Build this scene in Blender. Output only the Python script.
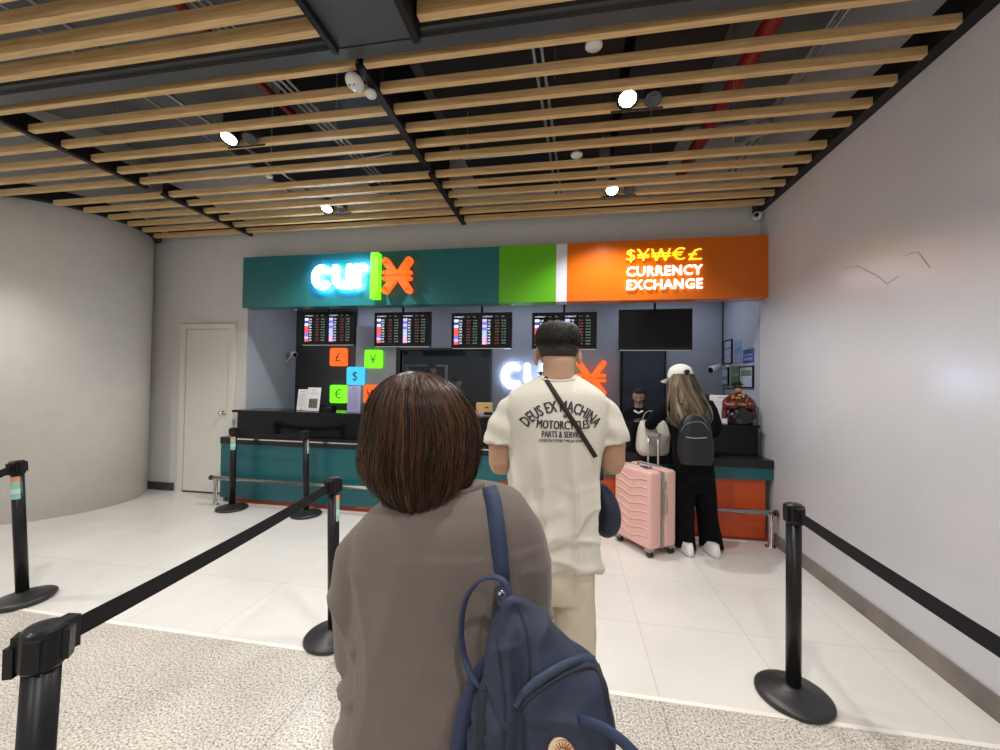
import bpy, bmesh, math, random
import numpy as np
from mathutils import Vector, Matrix, noise
from mathutils.bvhtree import BVHTree
random.seed(7); rng = np.random.default_rng(7)
SC = bpy.context.scene
for o in list(bpy.data.objects): bpy.data.objects.remove(o)
COL = SC.collection
R = math.radians

# ---------------------------------------------------------------- camera
F = 401.4; H = 1.45
YAW, PITCH, ROLL = R(9.742), R(.945), R(-.831)
def _axes():
    cy, sy, cp, sp, cr, sr = math.cos(YAW), math.sin(YAW), math.cos(PITCH), math.sin(PITCH), math.cos(ROLL), math.sin(ROLL)
    f = Vector((-sy*cp, cy*cp, sp)); r = Vector((cy, sy, 0)); d = f.cross(r)
    return r*cr + d*sr, r*-sr + d*cr, f
AX, AY, AZ = _axes()
CAM = Vector((0, 0, H))
cd = bpy.data.cameras.new('camera'); cam = bpy.data.objects.new('camera', cd); COL.objects.link(cam)
cd.sensor_width = 36; cd.lens = F*36/1000; cd.clip_start = .02
m = Matrix((( AX.x, -AY.x, -AZ.x, 0), (AX.y, -AY.y, -AZ.y, 0), (AX.z, -AY.z, -AZ.z, H), (0, 0, 0, 1)))
cam.matrix_world = m
SC.camera = cam
def S(x, y, d):                     # a measured direction and a distance ahead -> a point in the room
    return CAM + (AX*((x-500)/F) + AY*((y-375)/F) + AZ)*d
RV = Vector((math.cos(YAW), math.sin(YAW), 0)); DV = Vector((-math.sin(YAW), math.cos(YAW), 0)); UV = Vector((0, 0, 1))

# ---------------------------------------------------------------- world, lights, exposure
SC.view_settings.view_transform = 'Standard'; SC.view_settings.look = 'None'
SC.view_settings.gamma = 1; SC.view_settings.use_curve_mapping = False
SC.view_settings.exposure = 0.2
w = bpy.data.worlds.new('world'); SC.world = w; w.use_nodes = True
w.node_tree.nodes['Background'].inputs[0].default_value = (1.0, .965, .92, 1)
w.node_tree.nodes['Background'].inputs[1].default_value = .66
def spot(name, loc, power, color, ang=120, rad=.04, blend=.6):
    l = bpy.data.lights.new(name, 'SPOT'); l.energy = power; l.color = color; l.spot_size = R(ang); l.spot_blend = blend; l.shadow_soft_size = rad
    o = bpy.data.objects.new(name, l); o.location = loc; COL.objects.link(o); return o
LIGHTS = [(-2.42, 2.47), (.33, 2.48), (.36, 3.65), (-2.42, 3.65)]
HIDDEN = [(-2.42, 1.0), (.33, 1.0), (-2.42, -.6), (.33, -.6), (-1.0, -1.8), (-5.0, 1.6), (1.1, -1.8)]
for (x, y) in LIGHTS: spot('downlight_lamp', (x, y, 3.12), 85, (1, .97, .94), 130, .035)
for (x, y) in HIDDEN: spot('downlight_lamp', (x, y, 3.12), 92, (1, .96, .90), 130, .045)
for (x, y, s) in ((-2.6, 4.85, 1.2), (-.6, 4.85, 1.2), (1.1, 4.85, 1.0)):
    l = bpy.data.lights.new('booth_lamp', 'AREA'); l.shape = 'RECTANGLE'; l.size = s; l.size_y = .25; l.energy = 4; l.color = (.72, .8, 1)
    o = bpy.data.objects.new('booth_lamp', l); o.location = (x, y, 2.5); COL.objects.link(o)

l = bpy.data.lights.new('office_fill', 'POINT'); l.energy = 30; l.color = (.8, .88, 1); l.shadow_soft_size = .1  # added fill to lift the staff behind the window, not a real fitting
o = bpy.data.objects.new('office_fill', l); o.location = (-.75, 5.6, 2.3); COL.objects.link(o)
# ---------------------------------------------------------------- helpers
def mat(name, col, rough=.5, metal=0, emit=0, ecol=None, bump=0, bscale=40, var=0, vscale=3, stretch=None, coat=0, alpha=None, sheen=0, trans=0):
    m = bpy.data.materials.new(name); m.use_nodes = True; nt = m.node_tree; N = nt.nodes; L = nt.links
    b = N['Principled BSDF']; b.inputs['Base Color'].default_value = (*col, 1); b.inputs['Roughness'].default_value = rough; b.inputs['Metallic'].default_value = metal
    if coat: b.inputs['Coat Weight'].default_value = coat
    if sheen: b.inputs['Sheen Weight'].default_value = sheen
    if trans: b.inputs['Transmission Weight'].default_value = trans
    if alpha is not None: b.inputs['Alpha'].default_value = alpha
    if emit: b.inputs['Emission Color'].default_value = (*(ecol or col), 1); b.inputs['Emission Strength'].default_value = emit
    if bump or var:
        tc = N.new('ShaderNodeTexCoord'); mp = N.new('ShaderNodeMapping'); L.new(tc.outputs['Object'], mp.inputs[0])
        if stretch: mp.inputs['Scale'].default_value = stretch
    if bump:
        n = N.new('ShaderNodeTexNoise'); n.inputs['Scale'].default_value = bscale; n.inputs['Detail'].default_value = 4; L.new(mp.outputs[0], n.inputs[0])
        bp = N.new('ShaderNodeBump'); bp.inputs['Strength'].default_value = bump; bp.inputs['Distance'].default_value = .01
        L.new(n.outputs[0], bp.inputs['Height']); L.new(bp.outputs[0], b.inputs['Normal'])
    if var:
        n = N.new('ShaderNodeTexNoise'); n.inputs['Scale'].default_value = vscale; n.inputs['Detail'].default_value = 5; L.new(mp.outputs[0], n.inputs[0])
        r = N.new('ShaderNodeMapRange'); r.inputs[1].default_value = .3; r.inputs[2].default_value = .7; r.inputs[3].default_value = 1-var; r.inputs[4].default_value = 1+var; L.new(n.outputs[0], r.inputs[0])
        mx = N.new('ShaderNodeVectorMath'); mx.operation = 'SCALE'; mx.inputs[0].default_value = col; L.new(r.outputs[0], mx.inputs['Scale']); L.new(mx.outputs[0], b.inputs['Base Color'])
    return m
M = dict(
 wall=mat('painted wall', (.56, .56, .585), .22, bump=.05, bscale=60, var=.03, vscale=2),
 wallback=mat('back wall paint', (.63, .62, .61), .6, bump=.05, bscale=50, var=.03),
 column=mat('plastered column', (.78, .755, .72), .42, bump=.25, bscale=70, var=.03, vscale=5),
 booth=mat('booth grey blue wall', (.30, .325, .375), .6, var=.03),
 booth2=mat('booth side paint and wall shade', (.40, .425, .49), .5, var=.03),
 boothdark=mat('dark grey panel', (.045, .048, .055), .35),
 silver=mat('brushed silver panel', (.32, .33, .35), .3, .6, bump=.05, bscale=80),
 door=mat('door paint', (.70, .68, .63), .5, var=.02),
 skirt=mat('brown grey skirting', (.19, .165, .145), .5, var=.25, vscale=4),
 dskirt=mat('dark skirting', (.05, .05, .052), .4),
 slat=None, black=mat('black metal', (.012, .012, .013), .45), charcoal=mat('charcoal sheet metal', (.075, .078, .082), .4, .3, var=.15),
 slab=mat('concrete soffit', (.13, .13, .128), .8, var=.25, vscale=2, bump=.2),
 duct=mat('black duct', (.01, .01, .012), .5), dduct=mat('galvanised conduit', (.35, .35, .36), .4, .8), red=mat('red pipe paint', (.25, .012, .012), .4),
 teal=mat('teal laminate', (.003, .095, .112), .35), teals=mat('teal sign panel', (.01, .14, .145), .3), green=mat('green sign panel', (.11, .42, .01), .3), orange=mat('orange sign panel', (.62, .13, .006), .2),
 orangel=mat('orange laminate', (.55, .07, .01), .35), kick=mat('red kick board', (.28, .035, .012), .4), whitep=mat('white panel', (.62, .64, .70), .4),
 gloss=mat('glossy black counter', (.005, .005, .006), .16), topb=mat('black counter top', (.02, .02, .021), .25),
 chrome=mat('chrome', (.75, .74, .72), .18, 1), alu=mat('aluminium', (.7, .7, .7), .3, .9),
 post=mat('black powder coat', (.012, .012, .013), .32, bump=.05, bscale=300), rubber=mat('black rubber base', (.016, .016, .017), .38, bump=.1, bscale=120), belt=mat('black webbing', (.010, .010, .012), .75, bump=.4, bscale=400),
 st_o=mat('sticker orange', (.75, .33, .16), .4), st_g=mat('sticker green', (.25, .55, .4), .4), st_w=mat('sticker pale', (.5, .68, .6), .4),
 screen=mat('dark screen', (.004, .004, .006), .12), bezel=mat('black plastic', (.008, .008, .009), .3),
 skin=mat('skin', (.50, .29, .19), .5, var=.05, vscale=20), skin2=mat('fair skin', (.50, .31, .23), .5),
 hairb=mat('black hair', (.0035, .003, .003), .42, bump=.6, bscale=60, stretch=(6, 6, .6)),
 white=mat('white cloth', (.76, .74, .70), .85), paper=mat('paper', (.72, .73, .76), .6), ink=mat('ink', (.05, .05, .055), .7),
 plaswhite=mat('white plastic', (.7, .69, .66), .35), lens=mat('lens', (.01, .01, .012), .08),
 glow=mat('lamp glow', (1, 1, 1), .5, emit=30, ecol=(1, .98, .95)),
 w_em=mat('white lit letter', (1, 1, 1), .4, emit=5, ecol=(.80, .93, 1)), w_em2=mat('white lit letter face', (1, 1, 1), .4, emit=2.6, ecol=(1, .95, .93)), y_em=mat('yellow lit letter', (1, .8, .05), .4, emit=1.05, ecol=(1, .68, .02)),
 b_em=mat('blue white lit letter', (1, 1, 1), .4, emit=3, ecol=(.55, .66, 1)),
 g_em=mat('green lit acrylic', (.08, .45, .01), .3, emit=1.0, ecol=(.20, .95, .01)), o_em=mat('orange lit acrylic', (.55, .07, .006), .3, emit=.9, ecol=(1, .14, .012)), c_em=mat('blue lit acrylic', (.03, .3, .45), .3, emit=.9, ecol=(.05, .58, .95)),
)
def wood():
    m = mat('ash wood', (.40, .265, .135), .55, bump=.1, bscale=8, stretch=(2, 30, 30)); nt = m.node_tree; N = nt.nodes; L = nt.links
    tc = N.new('ShaderNodeTexCoord'); mp = N.new('ShaderNodeMapping'); mp.inputs['Scale'].default_value = (1.2, 22, 22); n = N.new('ShaderNodeTexNoise'); n.inputs['Scale'].default_value = 3; n.inputs['Detail'].default_value = 8
    cr = N.new('ShaderNodeValToRGB'); cr.color_ramp.elements[0].position = .3; cr.color_ramp.elements[1].position = .72
    cr.color_ramp.elements[0].color = (.50, .31, .13, 1); cr.color_ramp.elements[1].color = (.78, .54, .265, 1)
    L.new(tc.outputs['Object'], mp.inputs[0]); L.new(mp.outputs[0], n.inputs[0]); L.new(n.outputs[0], cr.inputs[0]); L.new(cr.outputs[0], N['Principled BSDF'].inputs['Base Color']); return m
M['slat'] = wood()
def tile_mat():
    m = bpy.data.materials.new('porcelain floor tiles'); m.use_nodes = True; nt = m.node_tree; N = nt.nodes; L = nt.links; b = N['Principled BSDF']
    tc = N.new('ShaderNodeTexCoord'); mp = N.new('ShaderNodeMapping'); mp.inputs['Location'].default_value = (-.43, -1.97, 0)
    br = N.new('ShaderNodeTexBrick'); br.offset = 0; br.inputs['Scale'].default_value = 1; br.inputs['Brick Width'].default_value = .6; br.inputs['Row Height'].default_value = .6
    br.inputs['Mortar Size'].default_value = .0018; br.inputs['Mortar Smooth'].default_value = .3
    br.inputs['Color1'].default_value = (.67, .645, .61, 1); br.inputs['Color2'].default_value = (.70, .675, .64, 1); br.inputs['Mortar'].default_value = (.46, .44, .415, 1)
    n = N.new('ShaderNodeTexNoise'); n.inputs['Scale'].default_value = 1.6; n.inputs['Detail'].default_value = 6
    r = N.new('ShaderNodeMapRange'); r.inputs[1].default_value = .3; r.inputs[2].default_value = .7; r.inputs[3].default_value = .93; r.inputs[4].default_value = 1.05
    mx = N.new('ShaderNodeVectorMath'); mx.operation = 'SCALE'
    L.new(tc.outputs['Object'], mp.inputs[0]); L.new(mp.outputs[0], br.inputs[0]); L.new(tc.outputs['Object'], n.inputs[0]); L.new(n.outputs[0], r.inputs[0]); L.new(br.outputs[0], mx.inputs[0]); L.new(r.outputs[0], mx.inputs['Scale']); L.new(mx.outputs[0], b.inputs['Base Color'])
    b.inputs['Roughness'].default_value = .22; return m
def granite_mat():
    m = bpy.data.materials.new('speckled granite'); m.use_nodes = True; nt = m.node_tree; N = nt.nodes; L = nt.links; b = N['Principled BSDF']
    tc = N.new('ShaderNodeTexCoord')
    v = N.new('ShaderNodeTexNoise'); v.inputs['Scale'].default_value = 105; v.inputs['Detail'].default_value = 3; v.inputs['Roughness'].default_value = .75
    cr = N.new('ShaderNodeValToRGB'); e = cr.color_ramp.elements; e[0].position = .36; e[0].color = (.10, .085, .07, 1); e[1].position = .60; e[1].color = (.72, .68, .62, 1); a = e.new(.42); a.color = (.30, .265, .22, 1); a2 = e.new(.49); a2.color = (.52, .48, .425, 1)
    br = N.new('ShaderNodeTexBrick'); br.offset = 0; br.inputs['Scale'].default_value = 1; br.inputs['Brick Width'].default_value = .8; br.inputs['Row Height'].default_value = .8; br.inputs['Mortar Size'].default_value = .0018
    br.inputs['Color1'].default_value = (1, 1, 1, 1); br.inputs['Color2'].default_value = (.97, .97, .97, 1); br.inputs['Mortar'].default_value = (.4, .4, .4, 1)
    mp = N.new('ShaderNodeMapping'); mp.inputs['Location'].default_value = (-.43, -1.97, 0); L.new(tc.outputs['Object'], mp.inputs[0]); L.new(mp.outputs[0], br.inputs[0])
    n = N.new('ShaderNodeTexNoise'); n.inputs['Scale'].default_value = 2.5; r = N.new('ShaderNodeMapRange'); r.inputs[1].default_value = .3; r.inputs[2].default_value = .7; r.inputs[3].default_value = .86; r.inputs[4].default_value = 1.08
    mx = N.new('ShaderNodeVectorMath'); mx.operation = 'MULTIPLY'; m2 = N.new('ShaderNodeVectorMath'); m2.operation = 'SCALE'
    L.new(tc.outputs['Object'], v.inputs[0]); L.new(v.outputs[0], cr.inputs[0]); L.new(cr.outputs[0], mx.inputs[0]); L.new(br.outputs[0], mx.inputs[1]); L.new(tc.outputs['Object'], n.inputs[0]); L.new(n.outputs[0], r.inputs[0]); L.new(mx.outputs[0], m2.inputs[0]); L.new(r.outputs[0], m2.inputs['Scale']); L.new(m2.outputs[0], b.inputs['Base Color'])
    b.inputs['Roughness'].default_value = .3; return m
for k_ in ('gloss', 'topb', 'screen', 'bezel', 'post', 'belt', 'black', 'duct'): M[k_].node_tree.nodes['Principled BSDF'].inputs['Specular IOR Level'].default_value = .22
M['tile'] = tile_mat(); M['granite'] = granite_mat()

def new(name, me, mats, parent=None, smooth=False):
    if not isinstance(mats, (list, tuple)): mats = [mats]
    for a in mats: me.materials.append(M[a] if isinstance(a, str) else a)
    if smooth: me.polygons.foreach_set('use_smooth', [True]*len(me.polygons))
    o = bpy.data.objects.new(name, me); COL.objects.link(o)
    if parent is not None:
        o.parent = parent; o.matrix_parent_inverse = parent.matrix_world.inverted() if parent.get('_w') is None else Matrix.Identity(4)
    return o
def obj(name, bm, mats, parent=None, smooth=False, bevel=0, seg=2):
    if bevel: bmesh.ops.bevel(bm, geom=[e for e in bm.edges if len(e.link_faces) == 2 and e.calc_face_angle(0) > .6], offset=bevel, segments=seg, affect='EDGES', profile=.5)
    me = bpy.data.meshes.new(name); bm.normal_update(); bm.to_mesh(me); bm.free()
    o = new(name, me, mats, parent, smooth)
    if smooth and bevel:
        pass
    return o
def tag(o, label, cat, group=None):
    o['label'] = label; o['category'] = cat
    if group: o['group'] = group
    return o
def thing(name, label, cat, loc=(0, 0, 0), rz=0, group=None, rot=None):
    o = bpy.data.objects.new(name, None); COL.objects.link(o); o.location = loc
    o.rotation_euler = rot if rot else (0, 0, rz); o.empty_display_size = .1
    tag(o, label, cat, group)
    mw = Matrix.LocRotScale(Vector(loc), o.rotation_euler, None); o.matrix_world = mw
    o['_w'] = 1
    return o
WORLD_THINGS = []
def thingw(name, label, cat, loc, group=None):      # a thing whose parts are written in room coordinates
    o = bpy.data.objects.new(name, None); COL.objects.link(o); o.location = loc; o.empty_display_size = .1
    o.matrix_world = Matrix.Translation(Vector(loc)); tag(o, label, cat, group); return o
def struct(o, kind='structure'): o['kind'] = kind; return o
def B(*bs):
    bm = bmesh.new()
    for b in bs: addbox(bm, *b)
    return bm
def addbox(bm, x0, x1, y0, y1, z0, z1, mi=0, mw=None):
    vs = [bm.verts.new((x, y, z)) for z in (z0, z1) for y in (y0, y1) for x in (x0, x1)]
    if mw is not None:
        for v in vs: v.co = mw @ v.co
    for f in ((0, 2, 3, 1), (4, 5, 7, 6), (0, 1, 5, 4), (2, 6, 7, 3), (0, 4, 6, 2), (1, 3, 7, 5)):
        bm.faces.new([vs[i] for i in f]).material_index = mi
def addlathe(bm, prof, c=(0, 0, 0), n=32, mi=0, axis=None):
    rings = []
    q = Vector((0, 0, 1)).rotation_difference(Vector(axis)).to_matrix() if axis else None
    for (r, z) in prof:
        ring = []
        for k in range(n):
            a = 2*math.pi*k/n; p = Vector((r*math.cos(a), r*math.sin(a), z))
            if q: p = q @ p
            ring.append(bm.verts.new(p+Vector(c)))
        rings.append(ring)
    for a, b in zip(rings, rings[1:]):
        for k in range(n): bm.faces.new((a[k], a[(k+1) % n], b[(k+1) % n], b[k])).material_index = mi
    bm.faces.new(rings[0][::-1]).material_index = mi; bm.faces.new(rings[-1]).material_index = mi
def addtube(bm, pts, r, n=10, mi=0, flat=None):
    pts = [Vector(p) for p in pts]; rs = r if isinstance(r, (list, tuple)) else [r]*len(pts); rings = []; prev = None
    for i, p in enumerate(pts):
        t = (pts[min(i+1, len(pts)-1)]-pts[max(i-1, 0)]).normalized()
        if prev is None:
            u = t.cross(Vector((0, 0, 1)));
            if u.length < .1: u = t.cross(Vector((1, 0, 0)))
            u.normalize()
        else: u = (prev-t*prev.dot(t)).normalized()
        prev = u; v = t.cross(u)
        rings.append([bm.verts.new(p+(u*math.cos(2*math.pi*k/n)+v*math.sin(2*math.pi*k/n))*rs[i]) for k in range(n)])
    for a, b in zip(rings, rings[1:]):
        for k in range(n): bm.faces.new((a[k], a[(k+1) % n], b[(k+1) % n], b[k])).material_index = mi
    bm.faces.new(rings[0][::-1]).material_index = mi; bm.faces.new(rings[-1]).material_index = mi
def ribbon(bm, pts, w, t, side, mi=0):              # a flat band: width along side(i), thickness t
    pts = [Vector(p) for p in pts]; rings = []
    for i, p in enumerate(pts):
        tg = (pts[min(i+1, len(pts)-1)]-pts[max(i-1, 0)]).normalized()
        s = Vector(side(i) if callable(side) else side); s = (s-tg*s.dot(tg)).normalized(); n = tg.cross(s)
        ww = w[i] if isinstance(w, (list, tuple)) else w
        rings.append([bm.verts.new(p+s*ww/2*a+n*t/2*b) for a, b in ((-1, -1), (1, -1), (1, 1), (-1, 1))])
    for a, b in zip(rings, rings[1:]):
        for k in range(4): bm.faces.new((a[k], a[(k+1) % 4], b[(k+1) % 4], b[k])).material_index = mi
    bm.faces.new(rings[0][::-1]).material_index = mi; bm.faces.new(rings[-1]).material_index = mi
def smoothpath(pts, k=6):
    pts = [Vector(p) for p in pts]; out = []
    for i in range(len(pts)-1):
        p0 = pts[max(i-1, 0)]; p1 = pts[i]; p2 = pts[i+1]; p3 = pts[min(i+2, len(pts)-1)]
        for j in range(k):
            t = j/k; out.append(.5*((2*p1)+(p2-p0)*t+(2*p0-5*p1+4*p2-p3)*t*t+(3*p1-p0-3*p2+p3)*t**3))
    out.append(pts[-1]); return out
def loft(bm, rings, n=36, p=2.3, mi=0, axes=None, cap=True):   # ring = (centre, rx, ry)
    X, Y = axes or (RV, DV); rr = []
    for rg in rings:
        c, rx, ry = rg[:3]; Xa, Ya = (rg[3], rg[4]) if len(rg) > 3 else (X, Y); ring = []
        for k in range(n):
            a = 2*math.pi*k/n; ca, sa = math.cos(a), math.sin(a)
            ring.append(bm.verts.new(Vector(c)+Xa*rx*math.copysign(abs(ca)**(2/p), ca)+Ya*ry*math.copysign(abs(sa)**(2/p), sa)))
        rr.append(ring)
    for a, b in zip(rr, rr[1:]):
        for k in range(n): bm.faces.new((a[k], a[(k+1) % n], b[(k+1) % n], b[k])).material_index = mi
    if cap: bm.faces.new(rr[0][::-1]).material_index = mi; bm.faces.new(rr[-1]).material_index = mi
    return rr
def sil(rows, d, dd=0):              # rows (y, xl, xr, ry[, extra depth]) -> rings
    out = []
    for r in rows:
        e = (r[4] if len(r) > 4 else 0)+dd; a = S(r[1], r[0], d+e); b = S(r[2], r[0], d+e); out.append(((a+b)/2, (b-a).length/2, r[3]))
    return out
def interp_rings(rings, k=4):
    A = np.array([[*r[0], r[1], r[2]] for r in rings]); out = []
    for i in range(len(A)-1):
        p0 = A[max(i-1, 0)]; p1 = A[i]; p2 = A[i+1]; p3 = A[min(i+2, len(A)-1)]
        for j in range(k):
            t = j/k; out.append(.5*((2*p1)+(p2-p0)*t+(2*p0-5*p1+4*p2-p3)*t*t+(3*p1-p0-3*p2+p3)*t**3))
    out.append(A[-1]); return [(Vector(a[:3]), max(a[3], .002), max(a[4], .002)) for a in out]
def fuse(bm, voxel=.008, smooth=6, disp=None):   # union everything in bm into one skin
    bmesh.ops.recalc_face_normals(bm, faces=bm.faces)
    me = bpy.data.meshes.new('tmp'); bm.to_mesh(me); bm.free(); o = bpy.data.objects.new('tmp', me); COL.objects.link(o)
    r = o.modifiers.new('r', 'REMESH'); r.mode = 'VOXEL'; r.voxel_size = voxel
    if smooth: s = o.modifiers.new('s', 'SMOOTH'); s.factor = .5; s.iterations = smooth
    dg = bpy.context.evaluated_depsgraph_get(); me2 = bpy.data.meshes.new_from_object(o.evaluated_get(dg)); bpy.data.objects.remove(o)
    if disp:
        nv = [v.normal.copy() for v in me2.vertices]
        for v, n in zip(me2.vertices, nv): v.co += n*disp(v.co, n)
    return me2
def sphere(bm, c, r, sc=(1, 1, 1), rot=None, seg=24, mi=0):
    t = Matrix.Translation(Vector(c)) @ (rot or Matrix.Identity(4)) @ Matrix.Diagonal((r*sc[0], r*sc[1], r*sc[2], 1))
    f0 = len(bm.faces); bmesh.ops.create_uvsphere(bm, u_segments=seg, v_segments=seg*2//3, radius=1, matrix=t)
    if mi:
        bm.faces.ensure_lookup_table()
        for f in bm.faces[f0:]: f.material_index = mi
def text(bm, body, h, mat4, width=None, bold=0, depth=0, mi=0, spacing=1, sub=0, arc=None, mid=True):
    # lettering as a mesh; local x right, y up, z out; h = cap height; centred
    cu = bpy.data.curves.new('t', 'FONT'); cu.body = body; cu.size = 1; cu.extrude = 0; cu.offset = bold; cu.space_character = spacing; cu.resolution_u = 2
    o = bpy.data.objects.new('t', cu); COL.objects.link(o); dg = bpy.context.evaluated_depsgraph_get(); me = bpy.data.meshes.new_from_object(o.evaluated_get(dg)); bpy.data.objects.remove(o)
    b2 = bmesh.new(); b2.from_mesh(me); bpy.data.meshes.remove(me)
    if not b2.verts: b2.free(); return
    bmesh.ops.triangulate(b2, faces=b2.faces)
    xs = [v.co.x for v in b2.verts]; x0, x1 = min(xs), max(xs); s = h/.7; sx = (width/(x1-x0)) if width else s
    for v in b2.verts: v.co = Vector(((v.co.x-(x0+x1)/2)*sx if mid else (v.co.x-x0)*sx, (v.co.y-.35)*s, 0))
    if sub: bmesh.ops.subdivide_edges(b2, edges=b2.edges, cuts=sub)
    if depth:
        r = bmesh.ops.extrude_face_region(b2, geom=list(b2.faces)); 
        for e in r['geom']:
            if isinstance(e, bmesh.types.BMVert): e.co.z += depth
    for v in b2.verts:
        if arc: a = v.co.x/arc; v.co = Vector(((arc+v.co.y)*math.sin(a), (arc+v.co.y)*math.cos(a)-arc, v.co.z))
        v.co = mat4 @ v.co
    mp = {v: bm.verts.new(v.co) for v in b2.verts}
    for f in b2.faces:
        try: bm.faces.new([mp[v] for v in f.verts]).material_index = mi
        except ValueError: pass
    b2.free()
FACE_Y = Matrix(((1, 0, 0, 0), (0, 0, -1, 0), (0, 1, 0, 0), (0, 0, 0, 1)))   # text plane that faces the camera side (-Y)
def at(x, y, z): return Matrix.Translation((x, y, z)) @ FACE_Y
def stroke(bm, pts, w, y, dep, mi=0, n=10):           # rounded stroke in the XZ plane, front face at y
    pts = [Vector((p[0], 0, p[1])) for p in pts]
    def prism(poly):
        a = [bm.verts.new((p.x, y, p.z)) for p in poly]; b = [bm.verts.new((p.x, y+dep, p.z)) for p in poly]
        bm.faces.new(a).material_index = mi; bm.faces.new(b[::-1]).material_index = mi
        for k in range(len(a)): bm.faces.new((a[k], b[k], b[(k+1) % len(a)], a[(k+1) % len(a)])).material_index = mi
    for p in pts: prism([p+Vector((math.cos(2*math.pi*k/n), 0, math.sin(2*math.pi*k/n)))*w/2 for k in range(n)])
    for p, q in zip(pts, pts[1:]):
        t = (q-p).normalized(); s = Vector((-t.z, 0, t.x))*w/2; prism([p-s, q-s, q+s, p+s])
def dup(root, loc, rz=None, rot=None, label=None, group=None):
    r = root.copy(); COL.objects.link(r); r.location = loc
    if rz is not None: r.rotation_euler = (0, 0, rz)
    if rot is not None: r.rotation_euler = rot
    if label: r['label'] = label
    if group: r['group'] = group
    for ch in list(root.children):
        c = ch.copy(); COL.objects.link(c); c.parent = r
        for g in list(ch.children):
            d = g.copy(); COL.objects.link(d); d.parent = c
    return r
ORD = ['first', 'second', 'third', 'fourth', 'fifth', 'sixth', 'seventh', 'eighth', 'ninth', 'tenth', 'eleventh', 'twelfth', 'thirteenth', 'fourteenth', 'fifteenth', 'sixteenth']

# ================================================================= SETTING
XR = 1.87; YB = 4.37; YI = 5.3; XL = -3.93; YG = 1.97
struct(obj('floor', B((-7.5, XR+.1, YG+.012, 6.9, -.1, 0)), 'tile'))
struct(obj('floor_granite', B((-7.5, XR+.1, -4.5, YG-.012, -.1, 0)), 'granite')).name = 'floor.001'
struct(obj('trim_1', B((-7.5, XR, YG-.012, YG+.012, -.1, .002)), mat('pale stone strip', (.80, .77, .70), .4)))
wr = struct(obj('wall_right', B((XR, XR+.15, -4.5, 6.9, 0, 4.1)), 'wall'))
struct(obj('baseboard_right', B((XR-.014, XR-.001, -4.5, 4.06, .0, .108)), 'skirt'))
struct(obj('wall_back', B((-7.5, XL-.012, YB, YB+.12, 0, 4.1)), 'wallback'))
struct(obj('wall_back', B((XL-.012, XR, YB, YB+.12, 2.45, 4.1)), 'wallback'))
struct(obj('baseboard_back', B((-6.5, -4.95, YB-.014, YB-.001, 0, .10)), 'dskirt'))
struct(obj('wall_booth_left', B((XL-.012, XL, YB, YI+.1, 0, 2.45)), 'booth2'))
struct(obj('wall_booth_right_shade', B((XR-.006, XR-.0005, YB+.0, YI, 0, 2.55)), 'booth2'))  # thin darker sheet, the fascia's shadow on the right wall put into colour
DX0, DX1 = .64, 1.19                                  # dark staff door in the booth's rear wall
WX0, WX1, WZ0, WZ1 = -2.33, -1.05, .95, 1.87          # window to the back office
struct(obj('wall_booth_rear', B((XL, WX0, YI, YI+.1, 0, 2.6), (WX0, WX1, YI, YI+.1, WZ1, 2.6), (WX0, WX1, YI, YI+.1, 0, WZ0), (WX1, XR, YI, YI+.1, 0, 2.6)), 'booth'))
struct(obj('ceiling_booth', B((XL, XR, YB, YI+.1, 2.56, 2.62)), 'whitep'))
struct(obj('ceiling', B((-7.5, XR+.15, -4.5, 6.9, 4.1, 4.25)), 'slab'))
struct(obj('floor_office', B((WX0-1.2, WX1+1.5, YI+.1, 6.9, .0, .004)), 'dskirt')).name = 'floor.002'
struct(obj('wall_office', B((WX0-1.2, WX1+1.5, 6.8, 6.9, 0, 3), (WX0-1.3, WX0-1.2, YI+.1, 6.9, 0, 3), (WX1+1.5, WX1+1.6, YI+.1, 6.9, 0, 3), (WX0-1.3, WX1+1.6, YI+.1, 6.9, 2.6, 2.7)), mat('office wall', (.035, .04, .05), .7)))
# crack in the plaster of the right wall
for cn, pts in enumerate(((((845, 268), (857, 266), (867, 271), (876, 275), (887, 284), (898, 276)), ((905, 256), (912, 253), (918, 252), (930, 268))))):
    bm = bmesh.new(); P3 = []
    for (x, y) in pts:
        dr = S(x, y, 1)-CAM; P3.append(CAM+dr*((XR-.001)/dr.x))
    ribbon(bm, P3, .006, .001, lambda i: Vector((0, 0, 1)))
    o = obj('crack', bm, mat('plaster crack', (.34, .34, .36), .7), wr)
# office window
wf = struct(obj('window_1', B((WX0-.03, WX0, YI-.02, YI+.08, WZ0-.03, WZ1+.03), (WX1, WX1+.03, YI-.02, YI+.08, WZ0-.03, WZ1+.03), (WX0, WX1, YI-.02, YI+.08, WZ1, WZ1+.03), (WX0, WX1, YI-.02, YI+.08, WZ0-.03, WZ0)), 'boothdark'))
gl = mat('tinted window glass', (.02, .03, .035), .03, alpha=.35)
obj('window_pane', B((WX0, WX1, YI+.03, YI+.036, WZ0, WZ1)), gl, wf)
of = tag(obj('door_frame', B((-2.86, -2.83, 6.72, 6.8, 0, 1.70), (-2.13, -2.10, 6.72, 6.8, 0, 1.70), (-2.86, -2.10, 6.72, 6.8, 1.70, 1.73)), 'paper'), 'pale door frame in the dark office behind the glass', 'door frame')
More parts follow.
